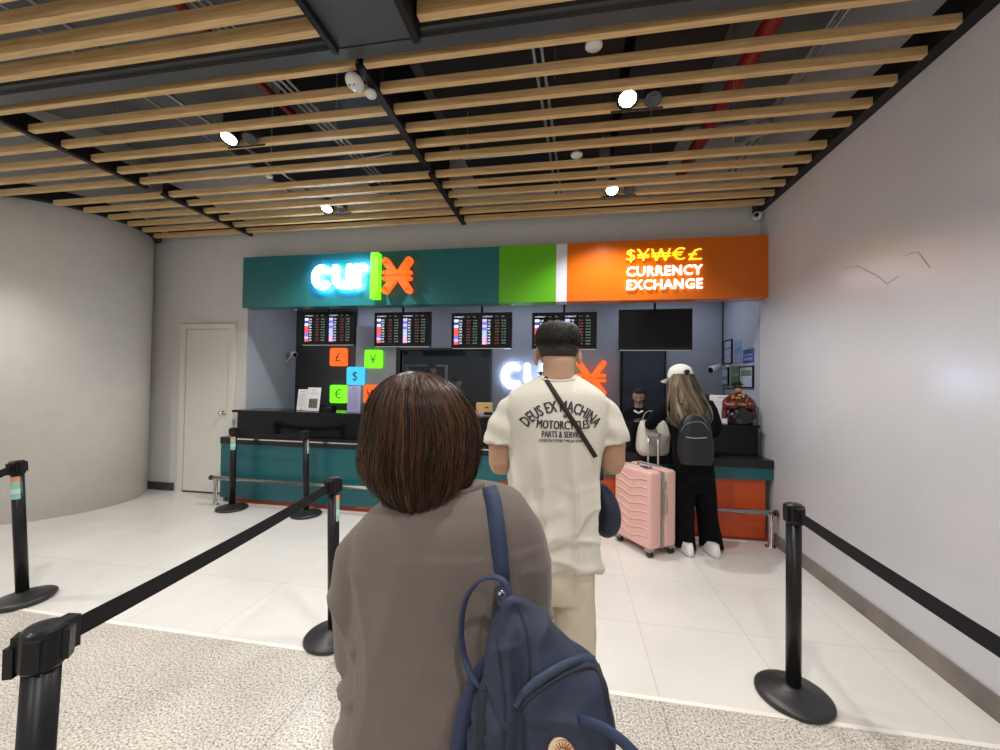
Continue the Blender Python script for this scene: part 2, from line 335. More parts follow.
# doors
d = struct(obj('door_1', B((-4.80, -4.17, YB-.012, YB-.002, .02, 2.05)), 'door'))
obj('door_frame', B((-4.88, -4.81, YB-.03, YB-.001, 0, 2.12), (-4.16, -4.09, YB-.03, YB-.001, 0, 2.12), (-4.81, -4.16, YB-.03, YB-.001, 2.06, 2.12)), 'door', d)
bm = bmesh.new(); addlathe(bm, [(.028, 0), (.028, .008), (.011, .01), (.011, .035), (.026, .045), (.028, .06), (.018, .07)], (-4.235, YB-.012, 1.01), 20, axis=(0, -1, 0))
obj('door_knob', bm, 'chrome', d, True)
obj('threshold', B((-4.81, -4.16, YB-.016, YB-.002, .0, .018)), 'dskirt', d)
d2 = struct(obj('door_2', B((DX0+.03, DX1-.02, YI-.03, YI-.004, .02, 2.04)), mat('navy grey door', (.03, .04, .058), .5)))
obj('door_frame', B((DX0-.0, DX0+.03, YI-.04, YI-.001, 0, 2.07), (DX1-.02, DX1, YI-.035, YI-.001, 0, 2.07), (DX0, DX1, YI-.035, YI-.001, 2.04, 2.07)), 'bezel', d2)
# panels on the booth's rear wall
struct(obj('wall_booth_dark_panel', B((XL+.002, -2.99, YI-.04, YI-.002, 0, 2.55)), 'boothdark'))
struct(obj('wall_booth_silver_panel', B((-2.985, -2.36, YI-.05, YI-.002, 0, 2.2)), 'silver'))
struct(obj('trim_2', B((-2.995, -2.98, YI-.055, YI-.002, 0, 2.2), (-2.37, -2.36, YI-.055, YI-.05, 0, 2.2)), 'boothdark'))
# round column on the left
CX, CY, CR = -5.823, 3.712, .808
bm = bmesh.new(); addlathe(bm, [(CR, 0), (CR, 4.1)], (CX, CY, 0), 128)
o = struct(obj('wall_column', bm, 'column', None, True)); 
for f in o.data.polygons: f.use_smooth = len(f.vertices) == 4
bm = bmesh.new(); 
r0, r1, n = CR+.003, CR+.07, 96
vs = [[bm.verts.new((CX+r*math.cos(2*math.pi*k/n), CY+r*math.sin(2*math.pi*k/n), z)) for k in range(n)] for (r, z) in ((r0, 3.185), (r1, 3.185), (r1, 3.32), (r0, 3.32))]
for i in range(4):
    for k in range(n): bm.faces.new((vs[i][k], vs[i][(k+1) % n], vs[(i+1) % 4][(k+1) % n], vs[(i+1) % 4][k]))
struct(obj('trim_3', bm, 'black'))
struct(obj('trim_4', B((1.795, XR-.001, -2, YB-.002, 3.165, 3.34)), 'black'))
struct(obj('trim_5', B((-5.1, 1.795, YB-.05, YB-.002, 3.26, 3.36)), 'black'))

# ================================================================= CEILING
ZC = 3.156
rows = [4.135, 3.95, 3.765, 3.58, 3.395, 3.21, 2.955, 2.775, 2.59, 2.40, 2.215, 2.02]
def slat(x0, x1, y, i, bay):
    bm = B((x0, x1, y-.038, y, ZC, ZC+.046)); c = Vector(((x0+x1)/2, y-.019, ZC))
    for v in bm.verts: v.co -= c
    o = obj('ceiling_slat', bm, 'slat', bevel=.003, seg=1); o.location = c
    pos = 'nearest the back wall' if i == 0 else ORD[i]+' from the back wall'
    tag(o, f'pale wooden ceiling slat, {pos}, {bay}', 'ceiling slat', 'wooden slats of the ceiling grid')
for i, y in enumerate(rows):
    dx = (CR+.075)**2-(y-.02-CY)**2
    xl = CX+math.sqrt(dx) if dx > 0 else -7
    if i <= 5: xl = max(xl, -5.2)
    slat(xl, -3.81, y, i, 'left of the left black runner')
    slat(-3.75, -1.165, y, i, 'between the left and middle black runners')
    slat(-1.115, 1.79, y, i, 'between middle black runner and right wall')
for k, y in enumerate([1.79, 1.665, 1.53, 1.40, 1.27]):
    for (x0, x1, b) in ((-7, -1.2, 'left'), (-.72, 1.79, 'right')):
        bm = B((x0, x1, y-.04, y, ZC, ZC+.07)); c = Vector(((x0+x1)/2, y-.02, ZC))
        for v in bm.verts: v.co -= c
        o = obj('ceiling_slat', bm, 'slat', bevel=.003, seg=1); o.location = c
        tag(o, f'wooden ceiling slat in front of the grey beam, {ORD[k]} from the beam, {b} of the grey duct', 'ceiling slat', 'wooden slats in front of the grey beam')
def beam(x, y0, y1, lab):
    bm = B((x-.022, x+.022, y0, y1, ZC-.012, ZC+.012), (x-.006, x+.006, y0, y1, ZC+.012, ZC+.11), (x-.022, x+.022, y0, y1, ZC+.1, ZC+.12))
    tag(obj('ceiling_runner', bm, 'black'), lab, 'ceiling runner', 'black metal runners between the slats')
beam(-3.78, 1.99, 3.0, 'black metal runner at left carrying slats, nearer half'); beam(-3.76, 3.13, 4.2, 'black metal runner at left carrying slats, half by the back wall')
beam(-1.14, 1.99, 3.0, 'black metal runner at middle carrying slats, nearer half'); beam(-1.14, 3.13, 4.2, 'black metal runner at middle carrying slats, half by the back wall')
tag(obj('ceiling_beam', B((-7, 1.79, 1.865, 1.937, 3.15, 3.27), (-7, 1.79, 1.835, 1.865, 3.175, 3.27)), 'charcoal', bevel=.002, seg=1), 'long grey metal beam crossing the ceiling in front of the slats', 'beam')
du = thingw('ceiling_duct', 'grey metal box duct running toward the viewer from the beam', 'duct', (-.96, 1.2, 3.1))
obj('duct_body', B((-1.17, -.77, -1.5, 1.84, 3.135, 3.35)), 'charcoal', du, bevel=.004)
obj('duct_edge', B((-1.2, -1.17, -1.5, 1.84, 3.10, 3.36), (-.77, -.735, -1.5, 1.84, 3.10, 3.36)), 'black', du)
# services in the plenum
def tg(o, l, c, g=None): return tag(o, l, c, g)
tg(obj('air_duct', B((-1.0, .25, 2.15, 4.3, 3.55, 4.098)), 'duct', bevel=.01), 'wide black air duct above slats right of the middle runner', 'air duct')
tg(obj('air_duct', B((-2.2, -1.35, 2.7, 4.3, 3.6, 4.098)), 'duct', bevel=.01), 'black air duct above slats left of the middle runner', 'air duct')
tg(obj('air_duct', B((.4, .95, 1.4, 4.3, 3.65, 4.098)), 'duct', bevel=.01), 'narrow black air duct above slats near the right downlights', 'air duct')
tg(obj('air_duct', B((-3.4, -2.2, 3.4, 4.3, 3.75, 4.098)), 'duct', bevel=.01), 'short black air duct above slats near the left back downlight', 'air duct')
bm = bmesh.new(); addtube(bm, [(1.2, 1.2, 3.62), (1.16, 2.6, 3.6), (1.1, 4.3, 3.6)], .055, 14); tg(obj('sprinkler_pipe', bm, 'red', None, True), 'thick red pipe above slats beside the right wall', 'pipe')
bm = bmesh.new(); addtube(bm, [(-2.9, 2.35, 3.75), (-2.4, 2.3, 3.75)], .035, 12); addtube(bm, [(-2.4, 1.9, 3.75), (-2.4, 3.2, 3.75)], .03, 12); tg(obj('sprinkler_pipe', bm, 'red', None, True), 'thin red branch pipe above slats behind the left downlight', 'pipe')
for k, (x, z) in enumerate(((-2.0, 3.5), (-1.95, 3.5), (-1.9, 3.5), (-3.0, 3.6), (-3.3, 3.65), (1.45, 3.5), (1.5, 3.5), (-.2, 3.42), (-.15, 3.42), (-2.75, 3.42))):
    bm = bmesh.new(); addtube(bm, [(x-.08, 1.3, z), (x, 3, z), (x+.05, 4.3, z)], .011, 8)
    tg(obj('conduit', bm, 'dduct', None, True), f'grey steel conduit above the slats, {ORD[sorted([-2.0,-1.95,-1.9,-3.0,-3.3,1.45,1.5,-.2,-.15,-2.75]).index(x)]} from the left', 'conduit', 'grey conduits above the slats')
for k in range(8):
    x = [-3.2, -2.6, -1.6, -.8, -.1, .6, 1.0, 1.4][k]; y = [2.3, 3.1, 2.5, 3.0, 2.3, 3.2, 2.7, 3.3][k]
    bm = bmesh.new(); addtube(bm, [(x, y, 3.2), (x, y, 4.09)], .004, 6); tg(obj('hanger_rod', bm, 'dduct'), f'thin steel hanger rod above the slats, {ORD[k]} from the left', 'hanger rod', 'hanger rods above the slats')
bm = bmesh.new()
for k in range(4): addtube(bm, [(1.25+.12*math.cos(a/10*2*math.pi), 3.05+.12*math.sin(a/10*2*math.pi), 3.225+.01*k+.02*math.sin(a)) for a in range(11)], .006, 6)
tg(obj('cable_coil', bm, 'dduct', None, True), 'coil of cable lying above the slats beside the right wall', 'cable')
# downlights: twin adjustable heads
def downlight(x, y, lab):
    t = thing('downlight', lab, 'ceiling light', (x, y, ZC), 0, 'twin spot heads between the slats', rot=(R(-24), 0, 0))
    bm = bmesh.new(); addlathe(bm, [(.058, .10), (.062, .03), (.066, .004), (.056, .0), (.05, .012)], (0, 0, 0), 28); obj('lamp_housing', bm, 'black', t, True)
    bm = bmesh.new(); addlathe(bm, [(.001, .009), (.05, .009), (.05, .012)], (0, 0, 0), 28); obj('lamp_lens', bm, 'glow', t)
    bm = bmesh.new(); addlathe(bm, [(.04, .12), (.045, .03), (.05, .012), (.042, .008), (.02, .03)], (.15, .02, 0), 24); obj('spare_head', bm, 'charcoal', t, True)
    obj('bracket', B((-.09, .22, -.075, -.065, .03, .05), (-.09, .22, .08, .09, .03, .05)), 'black', t)
    return t
for (x, y), l in zip(LIGHTS, ('lit round downlight in the slats, front left of the four', 'lit round downlight in the slats, front right and largest', 'lit round downlight in the slats, back right above the orange sign', 'lit round downlight in the slats, back left above the teal sign')): downlight(x, y+.0, l)
def disc_thing(name, lab, cat, x, y, z, r, rod=None):
    t = thing(name.replace('sprinkler_head','fire_sprinkler'), lab, cat, (x, y, z))
    bm = bmesh.new(); addlathe(bm, [(r*.8, 0), (r, .008), (r, .02), (r*.4, .03), (.01, .032), (.01, .12)], (0, 0, 0), 24); obj('cover', bm, 'plaswhite', t, True)
    if rod: bm = bmesh.new(); addtube(bm, [(0, 0, .06), rod], .006, 8); obj('feed_pipe', bm, 'alu', t, True)
disc_thing('sprinkler_head', 'round white sprinkler head on a rod, near front right downlight', 'sprinkler', .11, 2.14, 3.22, .045, (-.55, -.02, .07))
disc_thing('sprinkler_head', 'round white sprinkler head on a rod, above back right downlight', 'sprinkler', .04, 3.13, 3.2, .045, (-.9, -.02, .04))
disc_thing('smoke_detector', 'small white detector between slats left of middle runner', 'detector', -1.42, 2.98, 3.2, .03, (-.5, .02, .03))
disc_thing('smoke_detector', 'small white detector between slats near left downlights', 'detector', -2.6, 3.08, 3.2, .03)
t = thing('wireless_speaker', 'white egg-shaped device hung under the middle runner', 'ceiling device', (-1.19, 2.03, 3.10))
bm = bmesh.new(); sphere(bm, (0, 0, 0), .055, (.85, 1.15, .7)); obj('shell', bm, 'plaswhite', t, True)
bm = bmesh.new(); sphere(bm, (.03, .12, .02), .04, (.85, 1.0, .6)); obj('rear_shell', bm, 'plaswhite', t, True)
bm = bmesh.new(); addlathe(bm, [(.012, -.0), (.012, .1)], (0, 0, .02), 12); obj('mount', bm, 'black', t)
for q in ((-.012, -.03), (.012, -.03), (0, .02)):
    bm = bmesh.new(); addlathe(bm, [(.003, -.042), (.003, -.03)], (q[0], q[1], 0), 8); obj('screw_dot', bm, 'ink', t)

# ================================================================= SIGN FASCIA
YS = 4.2; SZ0, SZ1 = 2.29, 2.895
sg = thingw('fascia_sign', 'long fascia sign board over the counter in teal, green and orange', 'sign', (-1, YS, SZ0))
obj('teal_panel', B((-3.865, -.75, YS, YB-.001, SZ0, SZ1)), 'teals', sg)
obj('green_panel', B((-.748, -.147, YS, YB-.001, SZ0, SZ1)), 'green', sg)
obj('white_panel', B((-.145, -.033, YS+.003, YB-.001, SZ0, SZ1)), 'whitep', sg)
obj('orange_panel', B((-.031, XR-.003, YS, YB-.001, SZ0, SZ1)), 'orange', sg)
struct(obj('trim_6', B((XL, XR, YB, YB+.12, 2.33, 2.45)), 'whitep'))
def px_on_y(x, y, Y):
    d = S(x, y, 1)-CAM; return CAM+d*(Y/d.y)
def px_on_x(x, y, X):
    d = S(x, y, 1)-CAM; return CAM+d*(X/d.x)
def px_on_z(x, y, Z):
    d = S(x, y, 1)-CAM; return CAM+d*((Z-H)/d.z)
def logo_cur(bm, x0, z0, w, h, y, dep, sw):            # lower case c u r
    u = w/2.62; r = h/2-sw/2; zc = z0+h/2
    def arc(cx, cz, rx, rz, a0, a1, n=12): return [(cx+rx*math.cos(R(a0+(a1-a0)*k/n)), cz+rz*math.sin(R(a0+(a1-a0)*k/n))) for k in range(n+1)]
    rx = u/2-sw/2+.0
    stroke(bm, arc(x0+u*.5, zc, rx*.98, r, 48, 312, 16), sw, y, dep)
    cx = x0+u*1.5+sw*.12; zb = z0+sw/2
    stroke(bm, [(cx-rx, z0+h-sw/2)]+arc(cx, zb+rx, rx, rx, 180, 360, 10)+[(cx+rx, z0+h-sw/2)], sw, y, dep); stroke(bm, [(cx+rx, zb), (cx+rx, z0+h-sw/2)], sw, y, dep)
    cx = x0+u*2.14+sw*.3; stroke(bm, [(cx, zb), (cx, z0+h-sw/2)], sw, y, dep); stroke(bm, arc(cx+rx*.8, z0+h-sw/2-rx*.8, rx*.8, rx*.8, 180, 78, 8), sw, y, dep)
def emblem(bm, cx, cz, w, h, y, dep, sw):
    a = w*.42; b = h*.5-sw*.3
    stroke(bm, [(cx-a, cz+b), (cx-a*.12, cz), (cx-a, cz-b)], sw, y, dep, n=12); stroke(bm, [(cx+a, cz+b), (cx+a*.12, cz), (cx+a, cz-b)], sw, y, dep, n=12)
    for dz in (sw*.42, -sw*.42): 
        stroke(bm, [(cx-w*.5+sw*.2, cz+dz), (cx+w*.5-sw*.2, cz+dz)], sw*.6, y-.004, dep)
p0 = px_on_y(315, 291, YS); p1 = px_on_y(368, 265, YS)
bm = bmesh.new(); logo_cur(bm, p0.x, p0.z, p1.x-p0.x, p1.z-p0.z, YS-.075, .045, .075)
sl_ = tag(obj('sign_letters', bm, 'w_em'), 'glowing white letters cur on the teal fascia', 'sign letters')
bm = bmesh.new(); logo_cur(bm, p0.x, p0.z, p1.x-p0.x, p1.z-p0.z, YS-.03, .004, .06)
obj('back_light', bm, mat('blue halo lamp', (.2, .7, 1), .5, emit=40, ecol=(.08, .50, .80)), sl_)
q0 = px_on_y(371, 299, YS-.06); q1 = px_on_y(379.5, 253, YS-.06)
tag(obj('sign_bar', B((q0.x, q1.x, YS-.09, YS-.001, q0.z, q1.z)), 'g_em', bevel=.006), 'lit green upright bar beside the white letters on teal fascia', 'sign bar')
e = px_on_y(398, 276, YS-.06)
bm = bmesh.new(); emblem(bm, e.x, e.z, .32, .37, YS-.10, .06, .078)
tag(obj('sign_emblem', bm, 'o_em'), 'lit orange yen-like emblem on the teal fascia', 'sign emblem')
# orange panel lettering
lt = thingw('sign_lettering', 'lit currency symbols and words CURRENCY EXCHANGE on the orange fascia', 'sign lettering', (.9, YS, 2.5))
c1 = px_on_y(663.5, 255, YS); c2 = px_on_y(663.5, 271, YS); c3 = px_on_y(663.5, 284.5, YS)
wt = (px_on_y(701, 270, YS)-px_on_y(625.5, 270, YS)).x
bm = bmesh.new()
for ch, xx in zip('$¥₩€£', (630.5, 643, 660.5, 678, 694.5)):
    c = px_on_y(xx, 255.5 if xx < 670 else 254.5, YS)
    text(bm, ch, .115, at(c.x, YS-.015, c.z), width={'$': .085, '¥': .125, '₩': .185, '€': .125, '£': .125}[ch], bold=-.002, depth=.013)
obj('currency_symbols', bm, 'y_em', lt)
bm = bmesh.new(); text(bm, 'CURRENCY', .095, at(c2.x, YS-.015, c2.z), width=wt, bold=.010, depth=.013, spacing=1.08); obj('word', bm, 'w_em2', lt)
bm = bmesh.new(); text(bm, 'EXCHANGE', .095, at(c3.x, YS-.015, c3.z), width=wt, bold=.010, depth=.013, spacing=1.08); obj('word', bm, 'w_em2', lt)
# second logo on the booth's rear wall
p0 = px_on_y(501.5, 388.5, YI); p1 = px_on_y(561, 363, YI)
bm = bmesh.new(); logo_cur(bm, p0.x, p0.z, p1.x-p0.x, p1.z-p0.z, YI-.07, .04, .075)
tag(obj('sign_letters', bm, 'b_em'), 'glowing blue-white letters cur on the rear booth wall behind the man', 'sign letters')
q = px_on_y(568, 377, YI)
tag(obj('sign_bar', B((q.x-.05, q.x+.05, YI-.09, YI, q.z-.28, q.z+.28)), 'g_em', bevel=.006), 'lit green bar of the rear wall logo hidden by the man', 'sign bar')
e = px_on_y(591, 378, YI-.06); bm = bmesh.new(); emblem(bm, e.x, e.z, .36, .42, YI-.10, .06, .075)
tag(obj('sign_emblem', bm, 'o_em'), 'lit orange yen-like emblem on rear booth wall right of the man', 'sign emblem')
# glowing currency tiles
YT = YI-.10
for (x, y, ch, mt, cn) in ((338, 357, '£', 'o_em', 'orange tile with pound'), (373, 359, '¥', 'g_em', 'green tile with yen'), (355, 376, '$', 'c_em', 'blue tile with dollar'), (338, 394, '€', 'g_em', 'green tile with euro'), (372, 394, '₩', 'o_em', 'orange tile with won')):
    c = px_on_y(x, y, YT); t = thing('currency_tile', f'glowing {cn} sign on the rear booth wall', 'sign tile', (c.x, YT, c.z), group='five glowing currency tiles')
    bm = bmesh.new(); s = .128; r = .03; out = []
    for (sx, sz, a0) in ((1, 1, 0), (-1, 1, 90), (-1, -1, 180), (1, -1, 270)):
        for k in range(7): a = R(a0+90*k/6); out.append((sx*(s-r)+r*math.cos(a), sz*(s-r)+r*math.sin(a)))
    a = [bm.verts.new((p[0], 0, p[1])) for p in out]; b = [bm.verts.new((p[0], .045, p[1])) for p in out]; bm.faces.new(a); bm.faces.new(b[::-1])
    for k in range(len(a)): bm.faces.new((a[k], b[k], b[(k+1) % len(a)], a[(k+1) % len(a)]))
    obj('acrylic_box', bm, mt, t, bevel=.004)
    bm = bmesh.new(); text(bm, ch, .125, at(0, -.002, 0), bold=-.008 if ch != '₩' else -.01); obj('symbol', bm, 'ink', t)
    bm = bmesh.new(); addlathe(bm, [(.012, 0), (.012, .052)], (0, .045, 0), 12, axis=(0, 1, 0)); obj('standoff', bm, 'alu', t)

# ================================================================= MONITORS
scr_mats = ['screen'] + [mat('screen '+n, c, .5, emit=s, ecol=c) for n, c, s in (('white', (.75, .8, 1), .9), ('dim red', (.5, .16, .13), .5), ('dim green', (.3, .5, .4), .5), ('blue', (.2, .2, .95), .7), ('red', (.95, .12, .12), .7), ('violet', (.62, .5, .95), .8), ('pink', (.9, .5, .75), .7), ('sky', (.45, .65, .95), .7), ('navy', (.07, .07, .5), .6))]
def monitor(x0, x1, z0, z1, lab, on=True, first=None):
    t = thing('monitor', lab, 'monitor', ((x0+x1)/2, 4.5, z0), R(-1), 'monitors hung under the fascia' if on else None)
    w = x1-x0; h = z1-z0
    obj('monitor_case', B((-w/2, w/2, .01, .05, 0, h)), 'bezel', t, bevel=.006)
    obj('bezel', B((-w/2, w/2, 0, .012, 0, .035), (-w/2, w/2, 0, .012, h-.016, h), (-w/2, -w/2+.016, 0, .012, .035, h-.016), (w/2-.016, w/2, 0, .012, .035, h-.016)), 'bezel', t)
    obj('ceiling_arm', B((-.012, .012, .02, .04, h, 2.56-z0), (-.05, .05, .0, .08, 2.55-z0, 2.56-z0)), 'black', t)
    bm = B((-w/2+.014, w/2-.014, .006, .009, .03, h-.014))
    if on:
        yy = .005
        cs = [(1, 9, 1, 5, 5, 5, 4, 6, 5), (6, 4, 6, 4, 8, 8, 6, 7, 7)]
        names = [('US', 'EU', 'JP', 'GB', 'HK', 'SG', 'AU', 'KR', 'CN'), ('TH', 'CA', 'NZ', 'MY', 'TW', 'CH', 'SA', 'AE', 'ID')]
        top = h-.045
        for c in range(2):
            cx = -w/2+.03+c*(w*.475)
            text(bm, 'CURRENCY', .015, at(cx, yy, top), width=.12, mi=1, mid=False)
            text(bm, 'BUY', .013, at(cx+.155, yy, top), mi=2, mid=False); text(bm, 'SELL', .013, at(cx+.225, yy, top), mi=3, mid=False)
            for r in range(9):
                z = top-.045-r*.0325
                vs = [bm.verts.new((cx+a, yy, z+b)) for a, b in ((0, -.0155), (.052, -.0155), (.052, .0155), (0, .0155))]; bm.faces.new(vs).material_index = cs[c][r]
                text(bm, names[c][r], .017, at(cx+.062, yy, z), width=.034, bold=.02, mi=1, mid=False)
                random.seed(r*2+c)
                text(bm, f'{random.uniform(.1,60):.2f}', .014, at(cx+.15, yy, z), width=.044, mi=2, mid=False); text(bm, f'{random.uniform(.1,60):.2f}', .014, at(cx+.225, yy, z), width=.05, mi=3, mid=False)
    obj('display', bm, scr_mats, t)
    obj('bottom_strip', B((-w/2+.01, w/2-.01, -.002, .002, .0, .006)), 'alu', t)
    return t
mon = monitor(-3.285, -2.575, 1.865, 2.28, 'exchange rate monitor above the pound and yen tiles, leftmost')
dup(mon, (-1.965, 4.5, 1.845), label='exchange rate monitor, second from the left, above the dark window')
dup(mon, (-1.0, 4.5, 1.825), label='exchange rate monitor, third from the left, left of the man')
dup(mon, (-.06, 4.5, 1.815), label="exchange rate monitor partly behind the man's head")
monitor(.53, 1.275, 1.805, 2.25, 'blank black television under the orange fascia', on=False)
for ch in mon.children:
    pass

# ================================================================= COUNTER
YC = 4.08; YU = 4.24
ct = thingw('service_counter', 'two-tier black-topped service counter with teal and orange front', 'counter', (-1, YC, 0))
obj('kick_board', B((-3.93, XR-.016, YC+.045, YC+.06, 0, .062)), 'kick', ct)
# front panel: orange field with a teal field whose lower edge sweeps up to a thin band
sw = [(-3.99, .062), (-2.2, .062), (-1.75, .1), (-1.45, .20), (-1.1, .33), (-.85, .40), (-.4, .47), (.2, .52), (.8, .56), (XR-.005, .58)]
bm = bmesh.new(); top = .683
def strip(bm, lo, hi, y0, y1):
    for (xa, a0, a1), (xb, b0, b1) in zip([(p[0], l, h) for p, l, h in zip(sw, lo, hi)], [(p[0], l, h) for p, l, h in zip(sw[1:], lo[1:], hi[1:])]):
        if a1-a0 < 1e-4 and b1-b0 < 1e-4: continue
        v = [bm.verts.new(q) for q in ((xa, y0, a0), (xb, y0, b0), (xb, y0, b1), (xa, y0, a1), (xa, y1, a0), (xb, y1, b0), (xb, y1, b1), (xa, y1, a1))]
        for f in ((0, 1, 2, 3), (7, 6, 5, 4), (0, 4, 5, 1), (3, 2, 6, 7), (0, 3, 7, 4), (1, 5, 6, 2)): bm.faces.new([v[i] for i in f])
strip(bm, [p[1] for p in sw], [top]*len(sw), YC, YC+.05); obj('teal_front', bm, 'teal', ct)
bm = bmesh.new(); addbox(bm, -2.3, XR-.06, YC+.03, YC+.06, .03, .60); obj('orange_front', bm, 'orangel', ct)
obj('left_end_panel', B((-3.99, -3.95, YC+.05, YB-.03, .0, top)), 'teal', ct)
obj('carcass', B((-3.94, XR-.02, YC+.06, 4.6, .0, .682)), 'boothdark', ct)
obj('lower_top', B((-3.995, XR-.004, YC-.008, 4.6, .684, .76)), 'topb', ct, bevel=.004)
obj('metal_nosing', B((-3.85, .05, YC-.013, YC-.009, .738, .752)), 'chrome', ct)
obj('upper_front', B((-3.93, 1.80, YU, YU+.03, .761, 1.036)), 'gloss', ct)
obj('upper_body', B((-3.92, 1.79, YU+.03, 4.58, .761, 1.036)), 'boothdark', ct)
obj('upper_top', B((-3.99, 1.815, YU-.02, 4.62, 1.037, 1.064)), 'gloss', ct, bevel=.003)
fr = thingw('foot_rail', 'chrome foot rail on posts along the counter base', 'rail', (-1, 4, 0))
bm = bmesh.new(); addtube(bm, [(-4.0, 3.99, .305), (1.83, 3.99, .305)], .026, 16); obj('rail_tube', bm, 'chrome', fr, True)
for x in (-3.96, -1.9, .45, 1.80):
    bm = bmesh.new(); addlathe(bm, [(.045, 0), (.045, .008), (.02, .012), (.02, .30), (.001, .301)], (x, 3.99, 0), 20); obj('rail_post', bm, 'chrome', fr, True)
for x in (-4.02, 1.845):
    bm = bmesh.new(); addlathe(bm, [(.028, -.012), (.028, .012)], (x, 3.99, .305), 16, axis=(1, 0, 0)); obj('end_cap', bm, mat('dark end cap', (.06, .03, .03), .4), fr)

# things on the counter
ZU = 1.0645
def card(name, lab, cat, x, y, w, h, rz, lean=R(8), marks=None, matn='paper', stand=True, pic=None):
    t = thing(name, lab, cat, (x, y, ZU), rz)
    mw = Matrix.Rotation(-lean, 4, 'X')
    bm = bmesh.new(); addbox(bm, -w/2, w/2, 0, .004, 0, h, mw=mw); obj('sheet', bm, matn, t)
    bm = bmesh.new()
    for (z, ww, hh) in marks or []: addbox(bm, -ww/2, ww/2, -.0015, -.0005, z-hh/2, z+hh/2, mw=mw)
    if marks: obj('print', bm, 'ink' if not pic else mat('grey print', (.3, .3, .3), .6), t)
    if pic:
        bm = bmesh.new(); addbox(bm, *pic, mw=mw); obj('photo_print', bm, mat('print photo', (.12, .11, .09), .5, var=.8, vscale=40), t)
    if stand: bm = bmesh.new(); addbox(bm, -w/2, w/2, 0, .09, 0, .004); addbox(bm, -w/2, w/2, .085, .09, 0, .03); obj('stand_foot', bm, 'lens', t)
    return t
c = px_on_z(302, 411.5, ZU); card('leaflet', 'narrow white price leaflet at the left end of counter', 'leaflet', -3.20, 4.40, .115, .26, R(5), marks=[(.23, .06, .006)]+[(.2-.016*k, .08, .003) for k in range(10)], pic=(-.01, .01, -.0016, -.0006, .01, .02))
card('leaflet', 'white leaflet with a dark photograph standing on the counter', 'leaflet', -3.01, 4.34, .18, .285, R(-3), marks=[(.25, .05, .006), (.22, .12, .003), (.205, .12, .003)], pic=(-.055, .06, -.0018, -.0006, .04, .15))
tag(obj('card_tray', B((-2.92, -2.77, 4.36, 4.46, ZU, ZU+.05), (-2.92, -2.91, 4.36, 4.46, ZU+.05, ZU+.07), (-2.78, -2.77, 4.36, 4.46, ZU+.05, ZU+.07)), 'bezel', bevel=.003), 'small black card tray beside the leaflets on counter', 'tray')
lav = mat('lavender sheet', (.38, .40, .62), .5)
t = thing('price_list', 'tall lavender price list standing on counter between euro and won tiles', 'price list', (-2.52, 4.42, ZU))
obj('sheet', B((-.085, .085, 0, .004, 0, .31)), lav, t)
bm = bmesh.new(); addbox(bm, -.03, .03, -.0015, -.0005, .275, .287)
for k in range(12): addbox(bm, -.07, .07-.01*(k % 3), -.0015, -.0005, .25-k*.019, .2545-k*.019)
obj('print', bm, mat('mauve print', (.30, .2, .4), .6), t); obj('stand_foot', B((-.085, .085, .004, .08, 0, .004)), 'lens', t)
t = thing('collection_box', 'tan cardboard box with a dark slot on the counter left of the man', 'box', (-.95, 4.45, ZU+.04))
obj('carton', B((-.085, .085, 0, .12, 0, .1)), mat('tan card', (.55, .36, .13), .6), t, bevel=.004); obj('slot', B((.02, .06, -.002, .001, .045, .06)), 'ink', t)
t = thing('card_terminal', 'grey payment card terminal under the tan box on counter', 'card terminal', (-.93, 4.40, ZU))
obj('terminal_body', B((-.1, .1, 0, .14, 0, .04)), mat('grey plastic', (.3, .31, .34), .4), t, bevel=.006); obj('keypad', B((.0, .09, -.002, .1, .012, .042)), 'bezel', t, bevel=.002)
obj('red_badge', B((-.08, -.045, -.002, .001, .008, .034)), mat('pinkish badge', (.75, .3, .35), .5), t)
t = card('notice_holder', 'clear acrylic holder with a white notice left of the statuette', 'notice', 1.50, 4.30, .21, .285, R(-6), marks=[(.262, .06, .009)]+[(.235-.014*k, .16-.02*(k % 4 == 3), .0022) for k in range(14)], pic=(-.001, .001, -.0016, -.0006, .01, .012))
bm = bmesh.new(); addbox(bm, -.17, -.115, .0, .004, 0, .285, mw=Matrix.Rotation(R(-8), 4, 'X')); obj('side_sheet', bm, 'paper', t)
# statuette
st = thing('statuette', 'seated statuette in a red and gold robe with black hat on counter', 'statuette', (1.665, 4.36, ZU), R(8))
redr = mat('red lacquer robe', (.11, .012, .008), .3, var=.4, vscale=30); gold = mat('gold paint', (.55, .33, .08), .35, .6)
bm = bmesh.new(); addlathe(bm, [(.13, 0), (.135, .02), (.13, .05), (.12, .10), (.10, .15), (.07, .19)], (0, 0, 0), 32); sphere(bm, (-.07, -.06, .08), .055, (1.1, 1, 1)); sphere(bm, (.07, -.06, .08), .055, (1.1, 1, 1)); obj('lower_robe', bm, mat('black lacquer', (.012, .01, .01), .25), st, True)
bm = bmesh.new(); sphere(bm, (0, .01, .22), .095, (1, .8, 1.0)); 
for s in (-1, 1):
    addtube(bm, smoothpath([(s*.06, .01, .28), (s*.11, 0, .23), (s*.125, -.04, .18), (s*.05, -.09, .19)], 5), [.035]*5+[.036]*5+[.036]*5+[.028], 14); addtube(bm, [(s*.12, -.02, .20), (s*.135, -.0, .12), (s*.14, .0, .05)], [.03, .04, .045], 12)
me = fuse(bm, .008, 3); new('upper_robe', me, redr, st, True)
bm = bmesh.new()
for k in range(26):
    a = random.uniform(-2.6, -.5); z = random.uniform(.15, .29); addlathe(bm, [(.011, -.003), (.007, .003)], (.104*math.cos(a), .085*math.sin(a)-.0, z), 8, axis=(math.cos(a), math.sin(a), 0))
